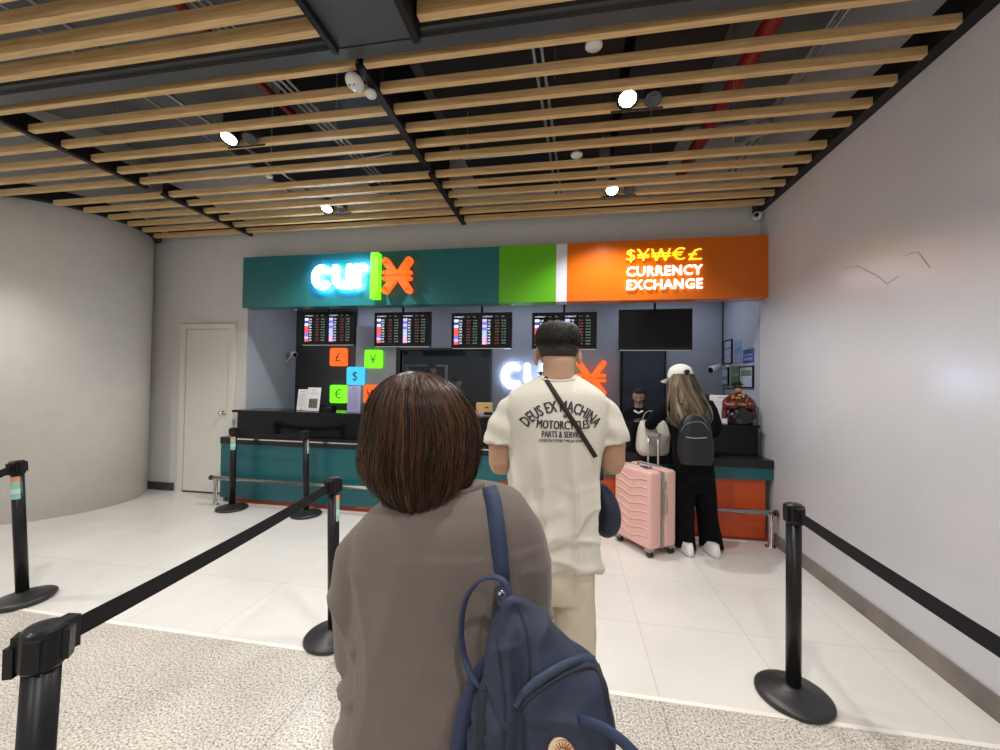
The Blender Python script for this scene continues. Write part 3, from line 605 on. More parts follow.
for z in (.19, .205): addtube(bm, [(.1*math.cos(a/10), -.005+.09*math.sin(a/10), z) for a in range(-29, -2)], .004, 6)
obj('gold_ornament', bm, gold, st)
bm = bmesh.new(); sphere(bm, (0, -.01, .335), .034, (.85, .9, 1.1)); sphere(bm, (0, -.042, .33), .007); obj('face', bm, mat('statuette face', (.4, .2, .12), .4), st, True)
bm = bmesh.new(); addtube(bm, [(0, -.035, .31), (0, -.05, .27), (0, -.05, .22)], [.018, .014, .004], 10); obj('beard', bm, 'hairb', st, True)
bm = bmesh.new(); addlathe(bm, [(.036, 0), (.04, .012), (.032, .03), (.034, .06), (.02, .068)], (0, 0, .355), 20); addbox(bm, -.055, .055, -.005, .025, .385, .40); obj('hat', bm, 'hairb', st, False)

# wall pictures on the right booth wall
def wallpic(name, lab, cat, xa, xb, ya, yb, frame, face, bands=None):
    a = px_on_x(xa, (ya+yb)/2, XR); b = px_on_x(xb, (ya+yb)/2, XR); xm = (xa+xb)/2
    z1 = px_on_x(xm, ya, XR).z; z0 = px_on_x(xm, yb, XR).z; y0, y1 = sorted((a.y, b.y))
    t = thing(name, lab, cat, (XR-.006, (y0+y1)/2, z0)); w = (y1-y0)/2; h = z1-z0; fw = .012 if frame else 0
    if frame: obj('frame', B((-.018, -.001, -w, -w+fw, 0, h), (-.018, -.001, w-fw, w, 0, h), (-.018, -.001, -w+fw, w-fw, 0, fw), (-.018, -.001, -w+fw, w-fw, h-fw, h)), frame, t)
    obj('sheet', B((-.012 if frame else -.004, -.001, -w+fw, w-fw, fw, h-fw)), face, t)
    for k, (f0, f1, mm) in enumerate(bands or []): obj('print', B((-.0135 if frame else -.0055, -.0125 if frame else -.0045, -w*.75, w*.75, h*f0, h*f1)), mm, t)
pale = mat('certificate paper', (.40, .44, .52), .4); lb = mat('pale blue poster', (.25, .34, .47), .4); pb = mat('blue leaflet', (.06, .08, .30), .4); gn = mat('green poster', (.13, .20, .10), .4); gn2 = mat('green print', (.1, .22, .03), .5); inkp = mat('faded print', (.2, .22, .28), .6)
wallpic('framed_certificate', 'black-framed certificate, top left of the right wall pictures', 'picture', 725.5, 733.5, 340, 364, 'bezel', pale, [(.6, .68, inkp), (.3, .33, inkp)])
wallpic('poster', 'pale blue poster right of the top framed certificate', 'poster', 735, 742.5, 341, 363, None, lb, [(.45, .7, mat('blue print', (.12, .3, .55), .5))])
wallpic('leaflet_rack', 'blue leaflet on the wall at top right of the pictures', 'poster', 744, 755, 349, 363, None, pb, [(.55, .62, pale), (.2, .4, lb)])
wallpic('framed_certificate', 'black-framed certificate beside the wall camera, middle row', 'picture', 720.5, 730, 367.5, 385.5, 'bezel', pale, [(.3, .5, inkp)])
wallpic('poster', 'green poster between two framed certificates', 'poster', 732, 740.5, 366, 387, None, gn, [(.05, .4, gn2), (.55, .6, pale)])
wallpic('framed_certificate', 'black-framed certificate right of the green poster above the statuette', 'picture', 741, 755, 366, 388, 'bezel', pale, [(.55, .8, gn)])
wallpic('framed_certificate', 'black-framed certificate lowest on the wall behind the notice', 'picture', 725.5, 741, 388, 416, 'bezel', pale, [(.3, .6, inkp)])
def cctv(name, lab, loc, aim, mountdir, s=1):
    t = thing(name, lab, 'camera', loc); a = Vector(aim).normalized()
    bm = bmesh.new(); addlathe(bm, [(.005, -.1*s), (.032*s, -.09*s), (.036*s, 0), (.034*s, .03*s)], (0, 0, 0), 20, axis=a); obj('camera_body', bm, 'plaswhite', t, True)
    bm = bmesh.new(); addlathe(bm, [(.028*s, .026*s), (.028*s, .034*s)], (0, 0, 0), 20, axis=a); obj('camera_lens', bm, 'lens', t)
    m_ = Vector(mountdir); bm = bmesh.new(); addtube(bm, [-a*.05*s, m_*.6, m_], .011, 10); addlathe(bm, [(.035, -.008), (.035, 0)], m_, 16, axis=m_.normalized()); obj('camera_mount', bm, 'plaswhite', t, True)
cctv('wall_camera', 'white bullet camera on the booth left side wall near monitor', (-3.80, 5.05, 1.79), (.9, -.5, -.25), (-.128, .02, -.09), 1.1)
cctv('wall_camera', 'white bullet camera on the rear booth wall beside the certificates', (1.66, 5.05, 1.63), (-.8, -.5, -.25), (.2, .1, .03), 1.2)
bm = bmesh.new(); addtube(bm, [(XR-.03, 5.27, 1.7), (XR-.03, 5.27, 2.55)], .006, 8); tag(obj('camera_cable', bm, 'bezel'), 'thin cable running up the corner to the wall camera', 'cable')
t = thing('dome_camera', 'small white dome camera in the top right corner under ceiling', 'camera', (1.815, 4.3, 3.12))
bm = bmesh.new(); sphere(bm, (0, 0, 0), .045); obj('camera_body', bm, 'plaswhite', t, True); bm = bmesh.new(); addlathe(bm, [(.022, .030), (.020, .047), (.01, .05)], (0, 0, 0), 20, axis=(-.55, -.8, -.1)); obj('camera_lens', bm, 'lens', t)
obj('mount_plate', B((-.02, .054, .0, .069, .03, .06)), 'plaswhite', t)
for x, l in ((-.35, 'left'), (.62, 'middle'), (1.25, 'right')):
    tag(obj('soffit_lamp', B((x-.1, x+.1, 4.5, 4.62, 2.50, 2.559)), 'plaswhite', bevel=.006), f'white fitting under the booth soffit, the {l} one', 'fitting')

# ================================================================= STANCHIONS
def stanchion(lab, loc, rot=(0, 0, 0), sticker=0, sm=None):
    t = thing('queue_stanchion', lab, 'stanchion', loc, rot=rot, group='black queue barrier stanchions')
    bm = bmesh.new(); addlathe(bm, [(.150, 0), (.156, .008), (.156, .018), (.148, .026), (.115, .034), (.075, .046), (.045, .058), (.034, .062)], n=48); obj('base', bm, 'rubber', t, True)
    bm = bmesh.new(); addlathe(bm, [(.031, .055), (.031, .83)], n=32); obj('pole', bm, 'post', t, True)
    bm = bmesh.new(); addlathe(bm, [(.034, .81), (.038, .815), (.038, .885), (.036, .893), (.030, .898), (.012, .900)], n=32)
    for k in range(4): addbox(bm, -.013, .013, .034, .047, .822, .886, mw=Matrix.Rotation(k*math.pi/2, 4, 'Z'))
    obj('belt_head', bm, 'post', t)
    bm = bmesh.new()
    for i, (z0, z1, mi) in enumerate(((.765, .80, 0), (.72, .765, 1), (.69, .72, 2), (.655, .69, 1))):
        n = 10; vs = [[bm.verts.new((.0318*math.cos(sticker+R(-50+100*k/n)), .0318*math.sin(sticker+R(-50+100*k/n)), z)) for k in range(n+1)] for z in (z0, z1)]
        for k in range(n): bm.faces.new((vs[0][k], vs[0][k+1], vs[1][k+1], vs[1][k])).material_index = mi
    obj('sticker', bm, ['st_o', 'st_g', 'st_w'], t, True)
    return t
SR = stanchion('black stanchion standing at right on the white tiles near the right wall', (1.047, 2.10, 0), (0, 0, R(20)), sticker=R(80))
S3 = stanchion('black stanchion standing left of the woman, belt clipped to it', (-1.285, 2.09, 0), (R(.0), R(-1.2), R(30)), sticker=R(-12))
S1 = stanchion('black stanchion farthest left by the counter end', (-3.655, 3.90, 0), (0, 0, R(40)), sticker=R(-100))
S2 = stanchion('black stanchion in front of the teal counter, right of the end one', (-2.74, 3.89, 0), (0, R(-1.5), R(10)), sticker=R(5))
SL = stanchion('black stanchion at the far left edge beside the round column', (-3.44, 2.05, 0), (R(1), R(-4), R(0)), sticker=R(-62))
SF = stanchion('black stanchion close to the viewer at bottom left, cut by the frame', (-1.155, .70, 0), (0, R(1.6), R(35)), sticker=R(110))
def belt(parent, a, b, sag=.02, wd=.048):
    a, b = Vector(a), Vector(b); pts = [a.lerp(b, k/10)-Vector((0, 0, sag*4*(k/10)*(1-k/10))) for k in range(11)]
    parent_inv = parent_matrix(parent); bm = bmesh.new(); ribbon(bm, pts, wd, .0025, (0, 0, 1))
    dr = (b-a).normalized(); ang = math.atan2(dr.y, dr.x)
    bm.transform(parent_inv); o = obj('belt', bm, 'belt', parent)
    for e in (a, b):
        bm = bmesh.new(); addbox(bm, -.013, .013, -.016, .016, -.036, .036, mw=Matrix.Translation(e) @ Matrix.Rotation(ang, 4, 'Z')); bm.transform(parent_inv); obj('belt_clip', bm, 'post', parent, bevel=.004)
def parent_matrix(o): return Matrix.LocRotScale(o.location, o.rotation_euler, None).inverted()
def headpos(s, d, z=.853): 
    h = Matrix.LocRotScale(s.location, s.rotation_euler, None) @ Vector((0, 0, z)); v = (Vector(d)-h); v.z = 0; return h+v.normalized()*.05
belt(SF, headpos(SF, (-1.33, 2.05, .85)), headpos(S3, SF.location), .01)
belt(SR, headpos(SR, (.95, .0, .85)), (.97, .35, .853), .01)
belt(SL, headpos(SL, (-2.9, 1.0, .85)), (-2.3, .75, .86), .01)
belt(S1, headpos(S1, S2.location), headpos(S2, S1.location), .03)
mm = parent_matrix(SF); bm = bmesh.new(); addbox(bm, -.009, .009, -.02, .02, -.032, .032, mw=mm @ Matrix.Translation(headpos(SF, (-2, .3, 0), .84)+Vector((.008, 0, -.005))) @ Matrix.Rotation(R(20), 4, 'Z')); obj('spare_clip', bm, 'post', SF, bevel=.004)

# ================================================================= PEOPLE
def fold_disp(amp, sc, seed, anis=(1, 1, .45), fade=None):
    off = Vector((seed*13.1, seed*7.7, seed*3.3))
    def f(co, n):
        q = Vector((co.dot(RV)*sc*anis[0], co.dot(DV)*sc*anis[1], co.z*sc*anis[2]))+off
        v = noise.noise(q); v = 1-abs(v)*2.2; u = noise.noise(q*.55+Vector((9, 2, 4)))
        return amp*(v*.6+u*.9)*(fade(co) if fade else 1)
    return f
def local(me, root):
    me.transform(Matrix.Translation(-root.location))
def person(lab, loc, group=None):
    return thing('person', lab, 'person', loc, 0, group)
def part(name, me, mats, root, smooth=True):
    local(me, root); o = new(name, me, mats, root, smooth); o.matrix_parent_inverse = Matrix.Identity(4); return o
def partbm(name, bm, mats, root, smooth=True, **k):
    bm.transform(Matrix.Translation(-root.location)); o = obj(name, bm, mats, root, smooth, **k); o.matrix_parent_inverse = Matrix.Identity(4); return o
def hand(bm, wrist, fdir, palm_n, s=1.0, side=1, curl=.9):
    # palm, four unequal fingers and a thumb; fdir = towards the fingers, palm_n = out of the palm
    f = Vector(fdir).normalized(); n = Vector(palm_n); n = (n-f*n.dot(f)).normalized(); x = f.cross(n)*side; w = Vector(wrist)
    def ell(c, a, b_, l, seg=14):
        mt = Matrix((( x.x, n.x, f.x, c.x), (x.y, n.y, f.y, c.y), (x.z, n.z, f.z, c.z), (0, 0, 0, 1))) @ Matrix.Diagonal((a, b_, l, 1))
        bmesh.ops.create_uvsphere(bm, u_segments=seg, v_segments=10, radius=1, matrix=mt)
    ell(w+f*.045*s, .040*s, .016*s, .052*s)
    for i, (ox, ln) in enumerate(((-.029, .068), (-.010, .076), (.010, .071), (.028, .056))):
        p = w+f*.082*s+x*ox*s; d = f.copy(); pts = [p-f*.012*s, p]; ang = 0
        for k, fr in enumerate((.45, .32, .23)):
            ang += curl*(.35 if k == 0 else .75); d = f*math.cos(ang)+n*math.sin(ang); pts.append(pts[-1]+d*ln*fr*s)
        addtube(bm, pts, [.0095*s, .0092*s, .0085*s, .0078*s, .0055*s], 8)
    p = w+f*.025*s-x*.032*s; addtube(bm, [p+x*.01*s, p, p+(f*.7-x*.6+n*.35).normalized()*.032*s, p+(f*.9-x*.3+n*.8).normalized()*.058*s], [.013*s, .013*s, .0105*s, .007*s], 8)
def trunk(bm, nk, sh, wrs):
    nk = Vector(nk); ch = nk-UV*.22
    addtube(bm, [nk, ch], .045, 12)
    for a, (e, w_) in zip(sh, wrs): addtube(bm, [ch+UV*.08, Vector(a), Vector(e), Vector(w_)], .024, 10)
def head(bm, c, fwd, up=(0, 0, 1), s=1.0):
    # skull with face: c = centre between the ears, height .225*s
    f = Vector(fwd).normalized(); u = Vector(up); u = (u-f*u.dot(f)).normalized(); x = f.cross(u)
    b = bmesh.new(); bmesh.ops.create_uvsphere(b, u_segments=40, v_segments=30, radius=1)
    g = lambda p, q, w: math.exp(-((p-q)/w)**2)
    for v in b.verts:
        X, Y, Z = v.co
        w = .073; d = .092; h = .112
        if Z < -.1: t = min(1, (-Z-.1)/.9); w *= 1-.38*t; d *= 1-.20*t
        px, py, pz = X*w, Y*d, Z*h
        if Y > 0:
            py -= .010*g(abs(X), .42, .17)*g(Z, .02, .13)            # eye sockets
            py += .021*g(X, 0, .13)*g(Z, -.22, .13)+.010*g(X, 0, .10)*g(Z, -.05, .16)   # nose
            py += .005*g(X, 0, .5)*g(Z, .2, .1)                       # brow
            py += .008*g(X, 0, .25)*g(Z, -.50, .08)                   # lips
            py += .012*g(X, 0, .3)*g(Z, -.85, .16)                    # chin
        elif Z > -.2: py -= .008
        v.co = (px, py, pz)
    for sgn in (-1, 1):
        bmesh.ops.create_uvsphere(b, u_segments=12, v_segments=8, radius=1, matrix=Matrix.Translation((sgn*.077, -.006, -.006)) @ Matrix.Rotation(sgn*.35, 4, 'Z') @ Matrix.Diagonal((.007, .018, .031, 1)))
        bmesh.ops.create_uvsphere(b, u_segments=10, v_segments=6, radius=1, matrix=Matrix.Translation((sgn*.079, .006, -.025)) @ Matrix.Diagonal((.006, .009, .012, 1)))
    mt = Matrix(((x.x, f.x, u.x, c[0]), (x.y, f.y, u.y, c[1]), (x.z, f.z, u.z, c[2]), (0, 0, 0, 1))) @ Matrix.Scale(s, 4)
    b.transform(mt); me = bpy.data.meshes.new('t'); b.to_mesh(me); b.free(); bm.from_mesh(me); bpy.data.meshes.remove(me)
    return mt
def face_bits(root, mt):
    for sg in (-1, 1):
        bm = bmesh.new(); sphere(bm, (sg*.031, .077, .004), .010, (1.25, .6, .62), seg=14); bm.transform(mt); partbm('eye', bm, mat('eye white', (.6, .58, .56), .3), root)
        bm = bmesh.new(); sphere(bm, (sg*.031, .0825, .004), .0052, (1, .5, 1), seg=12); bm.transform(mt); partbm('iris', bm, 'hairb', root)
        bm = bmesh.new(); addtube(bm, [(sg*.014, .092, .022), (sg*.032, .090, .028), (sg*.05, .078, .022)], [.0022, .003, .0015], 8); bm.transform(mt); partbm('eyebrow', bm, 'hairb', root)
    bm = bmesh.new(); addtube(bm, [(-.024, .083, -.055), (-.01, .0945, -.052), (0, .096, -.054), (.01, .0945, -.052), (.024, .083, -.055)], [.002, .005, .005, .005, .002], 8); bm.transform(mt); partbm('lips', bm, mat('lips', (.38, .12, .10), .4), root)
def strand_mesh(name, paths, rad, mats, root, sides=3, mix=None):
    P = np.array(paths); nS, nP, _ = P.shape                    # (strands, points, 3)
    T = np.gradient(P, axis=1); T /= np.linalg.norm(T, axis=2, keepdims=True)+1e-9
    ref = np.array([.3, .2, .93]); U_ = np.cross(T, ref); U_ /= np.linalg.norm(U_, axis=2, keepdims=True)+1e-9; V_ = np.cross(T, U_)
    rr = rad*np.concatenate([np.ones(nP-2), [.7, .2]])[None, :, None]
    ring = [P+(U_*math.cos(2*math.pi*k/sides)+V_*math.sin(2*math.pi*k/sides))*rr for k in range(sides)]
    Vt = np.stack(ring, axis=2).reshape(-1, 3)
    Vt = Vt-np.array(root.location)
    idx = np.arange(nS*nP*sides).reshape(nS, nP, sides); fs = []
    for k in range(sides):
        k2 = (k+1) % sides; fs.append(np.stack([idx[:, :-1, k], idx[:, :-1, k2], idx[:, 1:, k2], idx[:, 1:, k]], axis=-1).reshape(-1, 4))
    Fc = np.concatenate(fs); me = bpy.data.meshes.new(name); me.vertices.add(len(Vt)); me.vertices.foreach_set('co', Vt.astype(np.float32).ravel())
    me.loops.add(Fc.size); me.loops.foreach_set('vertex_index', Fc.astype(np.int32).ravel()); me.polygons.add(len(Fc))
    me.polygons.foreach_set('loop_start', np.arange(0, Fc.size, 4, dtype=np.int32)); me.update(calc_edges=True)
    if mix is not None: me.polygons.foreach_set('material_index', np.tile(np.repeat(mix, nP-1), sides).astype(np.int32))
    return new(name, me, mats, root, True)
def ring_surface(rings, p=2.0):
    A = [(np.array(r[0]), r[1], r[2]) for r in rings]
    rv, dv = np.array(RV), np.array(DV)
    def Hf(t, a, k=1.0):
        q = min(max(t, 0), .9999)*(len(A)-1); i = int(q); f = q-i
        c = A[i][0]*(1-f)+A[i+1][0]*f; rx = (A[i][1]*(1-f)+A[i+1][1]*f)*k; ry = (A[i][2]*(1-f)+A[i+1][2]*f)*k
        return c+rv*rx*math.cos(a)+dv*ry*math.sin(a)
    return Hf

# ---------------------------------------------------------------- woman in front
dW = .90
woman = person('woman seen from behind in taupe sweatshirt with brown bob, nearest the viewer', tuple(Vector((S(442, 600, dW).x, S(442, 600, dW).y, 0))))
taupe = mat('taupe sweatshirt', (.125, .101, .088), .9, bump=.25, bscale=350, var=.06, vscale=4, sheen=.15)
bm = bmesh.new()
loft(bm, interp_rings(sil([(482, 412, 480, .050, .02), (485, 406, 500, .062, .02), (489, 399, 515, .072, .018), (495, 392, 522, .082, .012), (502, 382, 527, .090, .008), (511, 370, 531, .098, .003), (524, 358, 534, .105, 0), (542, 352, 535, .112, 0), (560, 351, 533, .116, 0), (600, 352, 531, .122, 0), (650, 349, 532, .130, 0), (700, 345, 537, .138, 0), (750, 339, 543, .145, 0), (800, 336, 548, .15, 0), (850, 336, 550, .15, 0), (862, 338, 548, .148, 0)], dW), 3), 44, 2.2)
for pts, rr in (([(376, 532), (361, 556), (356, 592), (357, 630), (361, 655)], [.044, .054, .056, .053, .050]), ([(508, 512), (521, 536), (528, 572), (527, 600), (522, 618)], [.042, .053, .056, .054, .050])):
    P3 = [S(x, y, dW+.0) for x, y in pts]; last = P3[-1]; inw = RV*(1 if pts[0][0] < 440 else -1)
    P3 += [last+DV*.07+inw*.01+UV*.005, last+DV*.16+inw*.04+UV*.05, last+DV*.22+inw*.07+UV*.09]; rr = rr+[.047, .042, .038]
    loft_r = smoothpath(P3, 4); rs = []
    for i in range(len(P3)-1): rs += [rr[i]+(rr[i+1]-rr[i])*k/4 for k in range(4)]
    addtube(bm, loft_r, rs+[rr[-1]], 20)
me = fuse(bm, .0065, 5)
gn = fold_disp(.007, 8, 1, (1.3, 1, .45))
Lx = lambda co: (co-woman.location).dot(RV)
def wf_(co, n):
    z = co.z; x = Lx(co); v = gn(co, n)*(1.0 if z < 1.1 else .4)
    # drape folds running down from the shoulder blades and round the sleeves
    v += .016*((1-abs(noise.noise(Vector((x*6.5+z*2.4, 1, z*2.2-x*2))))*2.0)**4-.15)*max(0, min(1, (1.10-z)*3))*max(0, .4+noise.noise(co*3.3+Vector((4, 1, 2))))+.005*math.sin((x+.45*(z-1))*36+3*noise.noise(co*2.6))*max(0, min(1, (1.05-z)*2))
    if abs(x) > .165: v += .012*((1-abs(math.sin(z*24+x*16+2.5*noise.noise(co*5))))**2-.25)*max(0, min(1, (1.12-z)*5))
    return v
for v, nn in zip(me.vertices, [v.normal.copy() for v in me.vertices]): v.co += nn*wf_(v.co, nn)
WT = me.copy()
sweat = part('sweatshirt', me, taupe, woman)
bvW = BVHTree.FromPolygons([v.co.copy() for v in WT.vertices], [list(p.vertices) for p in WT.polygons])
def on_back(x, y, tree, off=.004, dmax=7):
    dr = (S(x, y, 1)-CAM).normalized(); h = tree.ray_cast(CAM, dr, dmax)
    return (h[0]-dr*off, h[1]) if h[0] else (None, None)
bm = bmesh.new(); cc = [(S(x, y, dW+e)) for x, y, e in ((398, 486, .03), (402, 490, -.03), (415, 494, -.06), (432, 496, -.07), (450, 494, -.06), (466, 490, -.03), (472, 486, .03))]
pts = []
for x in range(388, 486, 4):
    y = 486+ (1-((x-436)/50)**2)*10; p, n_ = on_back(x, y, bvW, .001)
    if p is not None: pts.append(p)
ribbon(bm, pts, .016, .004, (0, 0, 1)); partbm('neck_rib', bm, mat('taupe rib knit', (.135, .11, .097), .9, bump=.6, bscale=500), woman)
# body: neck, head, hands
bm = bmesh.new(); hc = S(423, 424, dW+.005)
loft(bm, interp_rings([(S(428, 505, dW+.0), .062, .058), (S(427, 490, dW), .056, .055), (S(425, 470, dW), .052, .055), (S(424, 450, dW), .052, .055)], 3), 24, 2)
mtW = head(bm, hc, DV-UV*.12, s=1.0)
for sg, px in ((1, 360), (-1, 522)):
    l = S(px, 655 if sg > 0 else 618, dW)+DV*.2+RV*.07*sg+UV*.08; addtube(bm, [l, l+DV*.05+RV*sg*.02+UV*.02], [.03, .026], 12); hand(bm, l+DV*.05+RV*sg*.02+UV*.02, DV+RV*sg*.5+UV*.3, UV+RV*sg*.6, side=sg)
trunk(bm, S(428, 500, dW), [S(385, 530, dW), S(500, 520, dW)], [(S(360, 650, dW), S(360, 655, dW)+DV*.2+RV*.07+UV*.08), (S(522, 612, dW), S(522, 618, dW)+DV*.2-RV*.07+UV*.08)])
part('body', fuse(bm, .005, 3), 'skin2', woman); face_bits(woman, mtW)
# bob hair: inner cap plus strands
HR = sil([(371.5, 409, 421, .018), (375, 396, 436, .048), (381, 386, 448, .070), (390, 377, 460, .088), (402, 370, 469, .102), (416, 366, 477, .110), (431, 364, 480, .114), (446, 363, 479, .115), (458, 364, 476, .113), (468, 367, 473, .108), (478, 373, 467, .098), (487, 381, 459, .088), (494, 391, 450, .076), (499, 402, 439, .06)], dW)
HR = [(c, rx*.965, ry) for c, rx, ry in interp_rings(HR, 3)]
hcol = [(.040, .0145, .0055), (.080, .032, .011), (.15, .066, .025), (.016, .007, .003)]
hm = []
for i, c in enumerate(hcol):
    m_ = mat(f'brown hair {i}', c, .33); b_ = m_.node_tree.nodes['Principled BSDF']; b_.inputs['Specular IOR Level'].default_value = .38; hm.append(m_)
bm = bmesh.new(); loft(bm, [(Vector(c), rx*.93, ry*.93) for c, rx, ry in HR], 48, 2.0); partbm('hair_cap', bm, hm[3], woman)
Hs = ring_surface(HR); paths = []; mix = []
clump = [(random.uniform(0, 2*math.pi), random.uniform(-.10, .10), random.choice([0, 0, 0, 0, 1, 1, 2, 3, 3, 3, 3]), random.uniform(.95, 1.025), random.uniform(-.20, .07)) for _ in range(950)]
for j in range(9500):
    ck = random.choice(clump); a0 = ck[0]+random.gauss(0, .022); k = ck[3]+random.gauss(0, .008)+(abs(random.gauss(0, .03)) if random.random() < .04 else 0)
    t0 = max(0, random.gauss(.0, .05)) if random.random() < .75 else random.uniform(0, .45)
    t1 = min(1, max(.66, random.gauss(.95, .06)+ck[4])); tw = ck[1]; ph = random.uniform(0, 6); pts = []
    for i in range(14):
        f = i/13; t = t0+(t1-t0)*f; kk = k+.012*math.sin(f*5+ph)+.018*math.sin(f*4+ck[0]*9)*f-(.03*(1-f)**4 if t0 > .1 else 0)
        if f > .62: kk += (f-.62)*(.42 if ck[1] > .03 else (-.25 if ck[1] < -.05 else .12))
        pts.append(Hs(t, a0+tw*f*1.4+.022*math.sin(f*7+ph)+.05*math.sin(f*3+ck[0]*5)*f, kk)-np.array((0, 0, max(0, f-.86)*.10*(1+3*ck[4]))))
    paths.append(pts); mix.append(ck[2] if random.random() < .6 else random.choice([0, 1, 3]))
strand_mesh('hair_strands', paths, .00075, hm, woman, 3, np.array(mix))
# trousers and shoes (below the frame)
gz = woman.location
bm = bmesh.new()
for s in (-1, 1):
    c = gz+RV*s*.085; loft(bm, [(c+UV*.62, .105, .12), (c+UV*.45, .09, .095), (c+UV*.25, .075, .08), (c+UV*.08, .07, .075)], 24, 2.2)
part('trousers', fuse(bm, .009, 4, fold_disp(.004, 9, 3)), mat('dark denim', (.03, .035, .05), .8), woman)
for s in (-1, 1):
    bm = bmesh.new(); c = gz+RV*s*.09+DV*.04; loft(bm, [(c+UV*.003, .046, .125), (c+UV*.03, .047, .125), (c+UV*.06-DV*.02, .042, .10), (c+UV*.10-DV*.06, .036, .05)], 24, 2.3); partbm('shoe', bm, 'plaswhite', woman)

# ---------------------------------------------------------------- woman's backpack
navy = mat('navy canvas', (.016, .024, .050), .72, bump=.25, bscale=500, var=.08, vscale=9)
navyd = mat('dark navy lining', (.010, .013, .024), .8, bump=.2, bscale=300); strapm = mat('blue webbing strap', (.019, .031, .078), .7, bump=.4, bscale=420)
dB = .69
bag = thingw('backpack', "navy canvas backpack hanging from the woman's right shoulder", 'backpack', tuple(S(545, 690, dB)))
rows = [(600, 508, 521, .012, -.015), (606, 504, 530, .022), (616, 498, 540, .032), (628, 492, 553, .042), (642, 488, 568, .050), (656, 484, 583, .056), (672, 481, 596, .060), (690, 479, 604, .063), (715, 476, 610, .065), (745, 473, 613, .066), (790, 471, 615, .068), (840, 472, 613, .068), (865, 478, 606, .062)]
bm = bmesh.new(); loft(bm, interp_rings(sil(rows, dB), 4), 48, 2.9)
me = fuse(bm, .005, 4)
c0 = S(545, 690, dB)
def bagd(co, n):
    x = (co-c0).dot(RV); z = co.z-c0.z; v = .006*noise.noise(co*12)+.004*noise.noise(co*26)+.010*((1-abs(noise.noise(Vector((x*9+z*7, 2, z*8-x*3))))*2)**4-.1)
    face = max(0, -n.dot(DV))
    cx_ = -.055-.10*(z-.15)*.5
    v -= .016*math.exp(-((x-cx_)/.009)**2)*face*max(0, min(1, (.17-z)*8))      # crease between the side gusset and the front
    v -= .008*math.exp(-((x+.085+.03*math.sin(z*30))/.008)**2)*face
    v += .003*math.sin((x+z*.8)*60+3*noise.noise(co*8))*face*(1 if z > .03 else .4)
    return v
for v, nn in zip(me.vertices, [v.normal.copy() for v in me.vertices]): v.co += nn*bagd(v.co, nn)
BT = BVHTree.FromPolygons([v.co.copy() for v in me.vertices], [list(p.vertices) for p in me.polygons])
part('bag_body', me, navy, bag)
def along(pix, tree, off=.002, k=5):
    P2 = smoothpath([(x, y, 0) for x, y in pix], k); out = []
    for p in P2:
        q, n_ = on_back(p.x, p.y, tree, off)
        if q is not None: out.append(q)
    return out
zl = along([(516, 708), (522, 697), (534, 684), (550, 673), (568, 664), (584, 659), (594, 661)], BT, .003)
bm = bmesh.new(); ribbon(bm, zl, .015, .003, lambda i: Vector((-.3, 0, 1))); partbm('flap_hem', bm, mat('navy hem', (.030, .045, .088), .7, bump=.3, bscale=400), bag)
zz = along([(517, 714), (524, 704), (537, 692), (553, 681), (570, 672), (588, 667), (598, 672), (605, 690)], BT, .0015)
bm = bmesh.new(); addtube(bm, zz, .0032, 8); partbm('zip', bm, navyd, bag)
for pix in ([(519, 606), (528, 640), (529, 675), (518, 706)], [(497, 640), (501, 670), (505, 710), (503, 755)], [(598, 668), (606, 700), (610, 730), (611, 756)]):
    bm = bmesh.new(); addtube(bm, along(pix, BT, .0005), .0022, 6); partbm('seam', bm, navyd, bag)
# black-lined side on the right
bm = bmesh.new(); ribbon(bm, along([(596, 664), (604, 690), (609, 720), (611, 750)], BT, .0012), .011, .003, lambda i: RV); partbm('side_binding', bm, navyd, bag)
# side pocket on the left gusset
bm = bmesh.new(); q = along([(484, 690), (483, 720), (482, 752)], BT, .002); ribbon(bm, q, .022, .004, lambda i: RV); partbm('side_pocket', bm, navyd, bag)
# round patch
pc, pn = on_back(562, 752, BT, .003)
if pc is not None:
    pn = (-DV*1+RV*.1+UV*.1).normalized(); bm = bmesh.new(); addlathe(bm, [(.0225, -.002), (.0225, .0015), (.021, .0025)], pc, 32, axis=pn); pa = partbm('round_patch', bm, mat('cream patch', (.66, .50, .33), .6), bag, False)
    bm = bmesh.new(); X_ = RV; Y_ = pn.cross(X_)*-1; Y_ = UV-pn*UV.dot(pn); Y_.normalize()
    mw = Matrix(((X_.x, Y_.x, pn.x, pc.x+pn.x*.003), (X_.y, Y_.y, pn.y, pc.y+pn.y*.003), (X_.z, Y_.z, pn.z, pc.z+pn.z*.003), (0, 0, 0, 1)))
    for k in range(-4, 5):
        a = R(90-k*19); ax = (math.cos(a), math.sin(a)); pts = [mw @ Vector((ax[0]*r_, ax[1]*r_, 0)) for r_ in (.007, .0165)]; addtube(bm, pts, .0010, 6)
    addtube(bm, [mw @ Vector((.0195*math.cos(R(a)), .0195*math.sin(R(a)), 0)) for a in range(0, 361, 15)], .0006, 6)
    partbm('patch_print', bm, mat('red brown print', (.30, .07, .03), .6), bag)
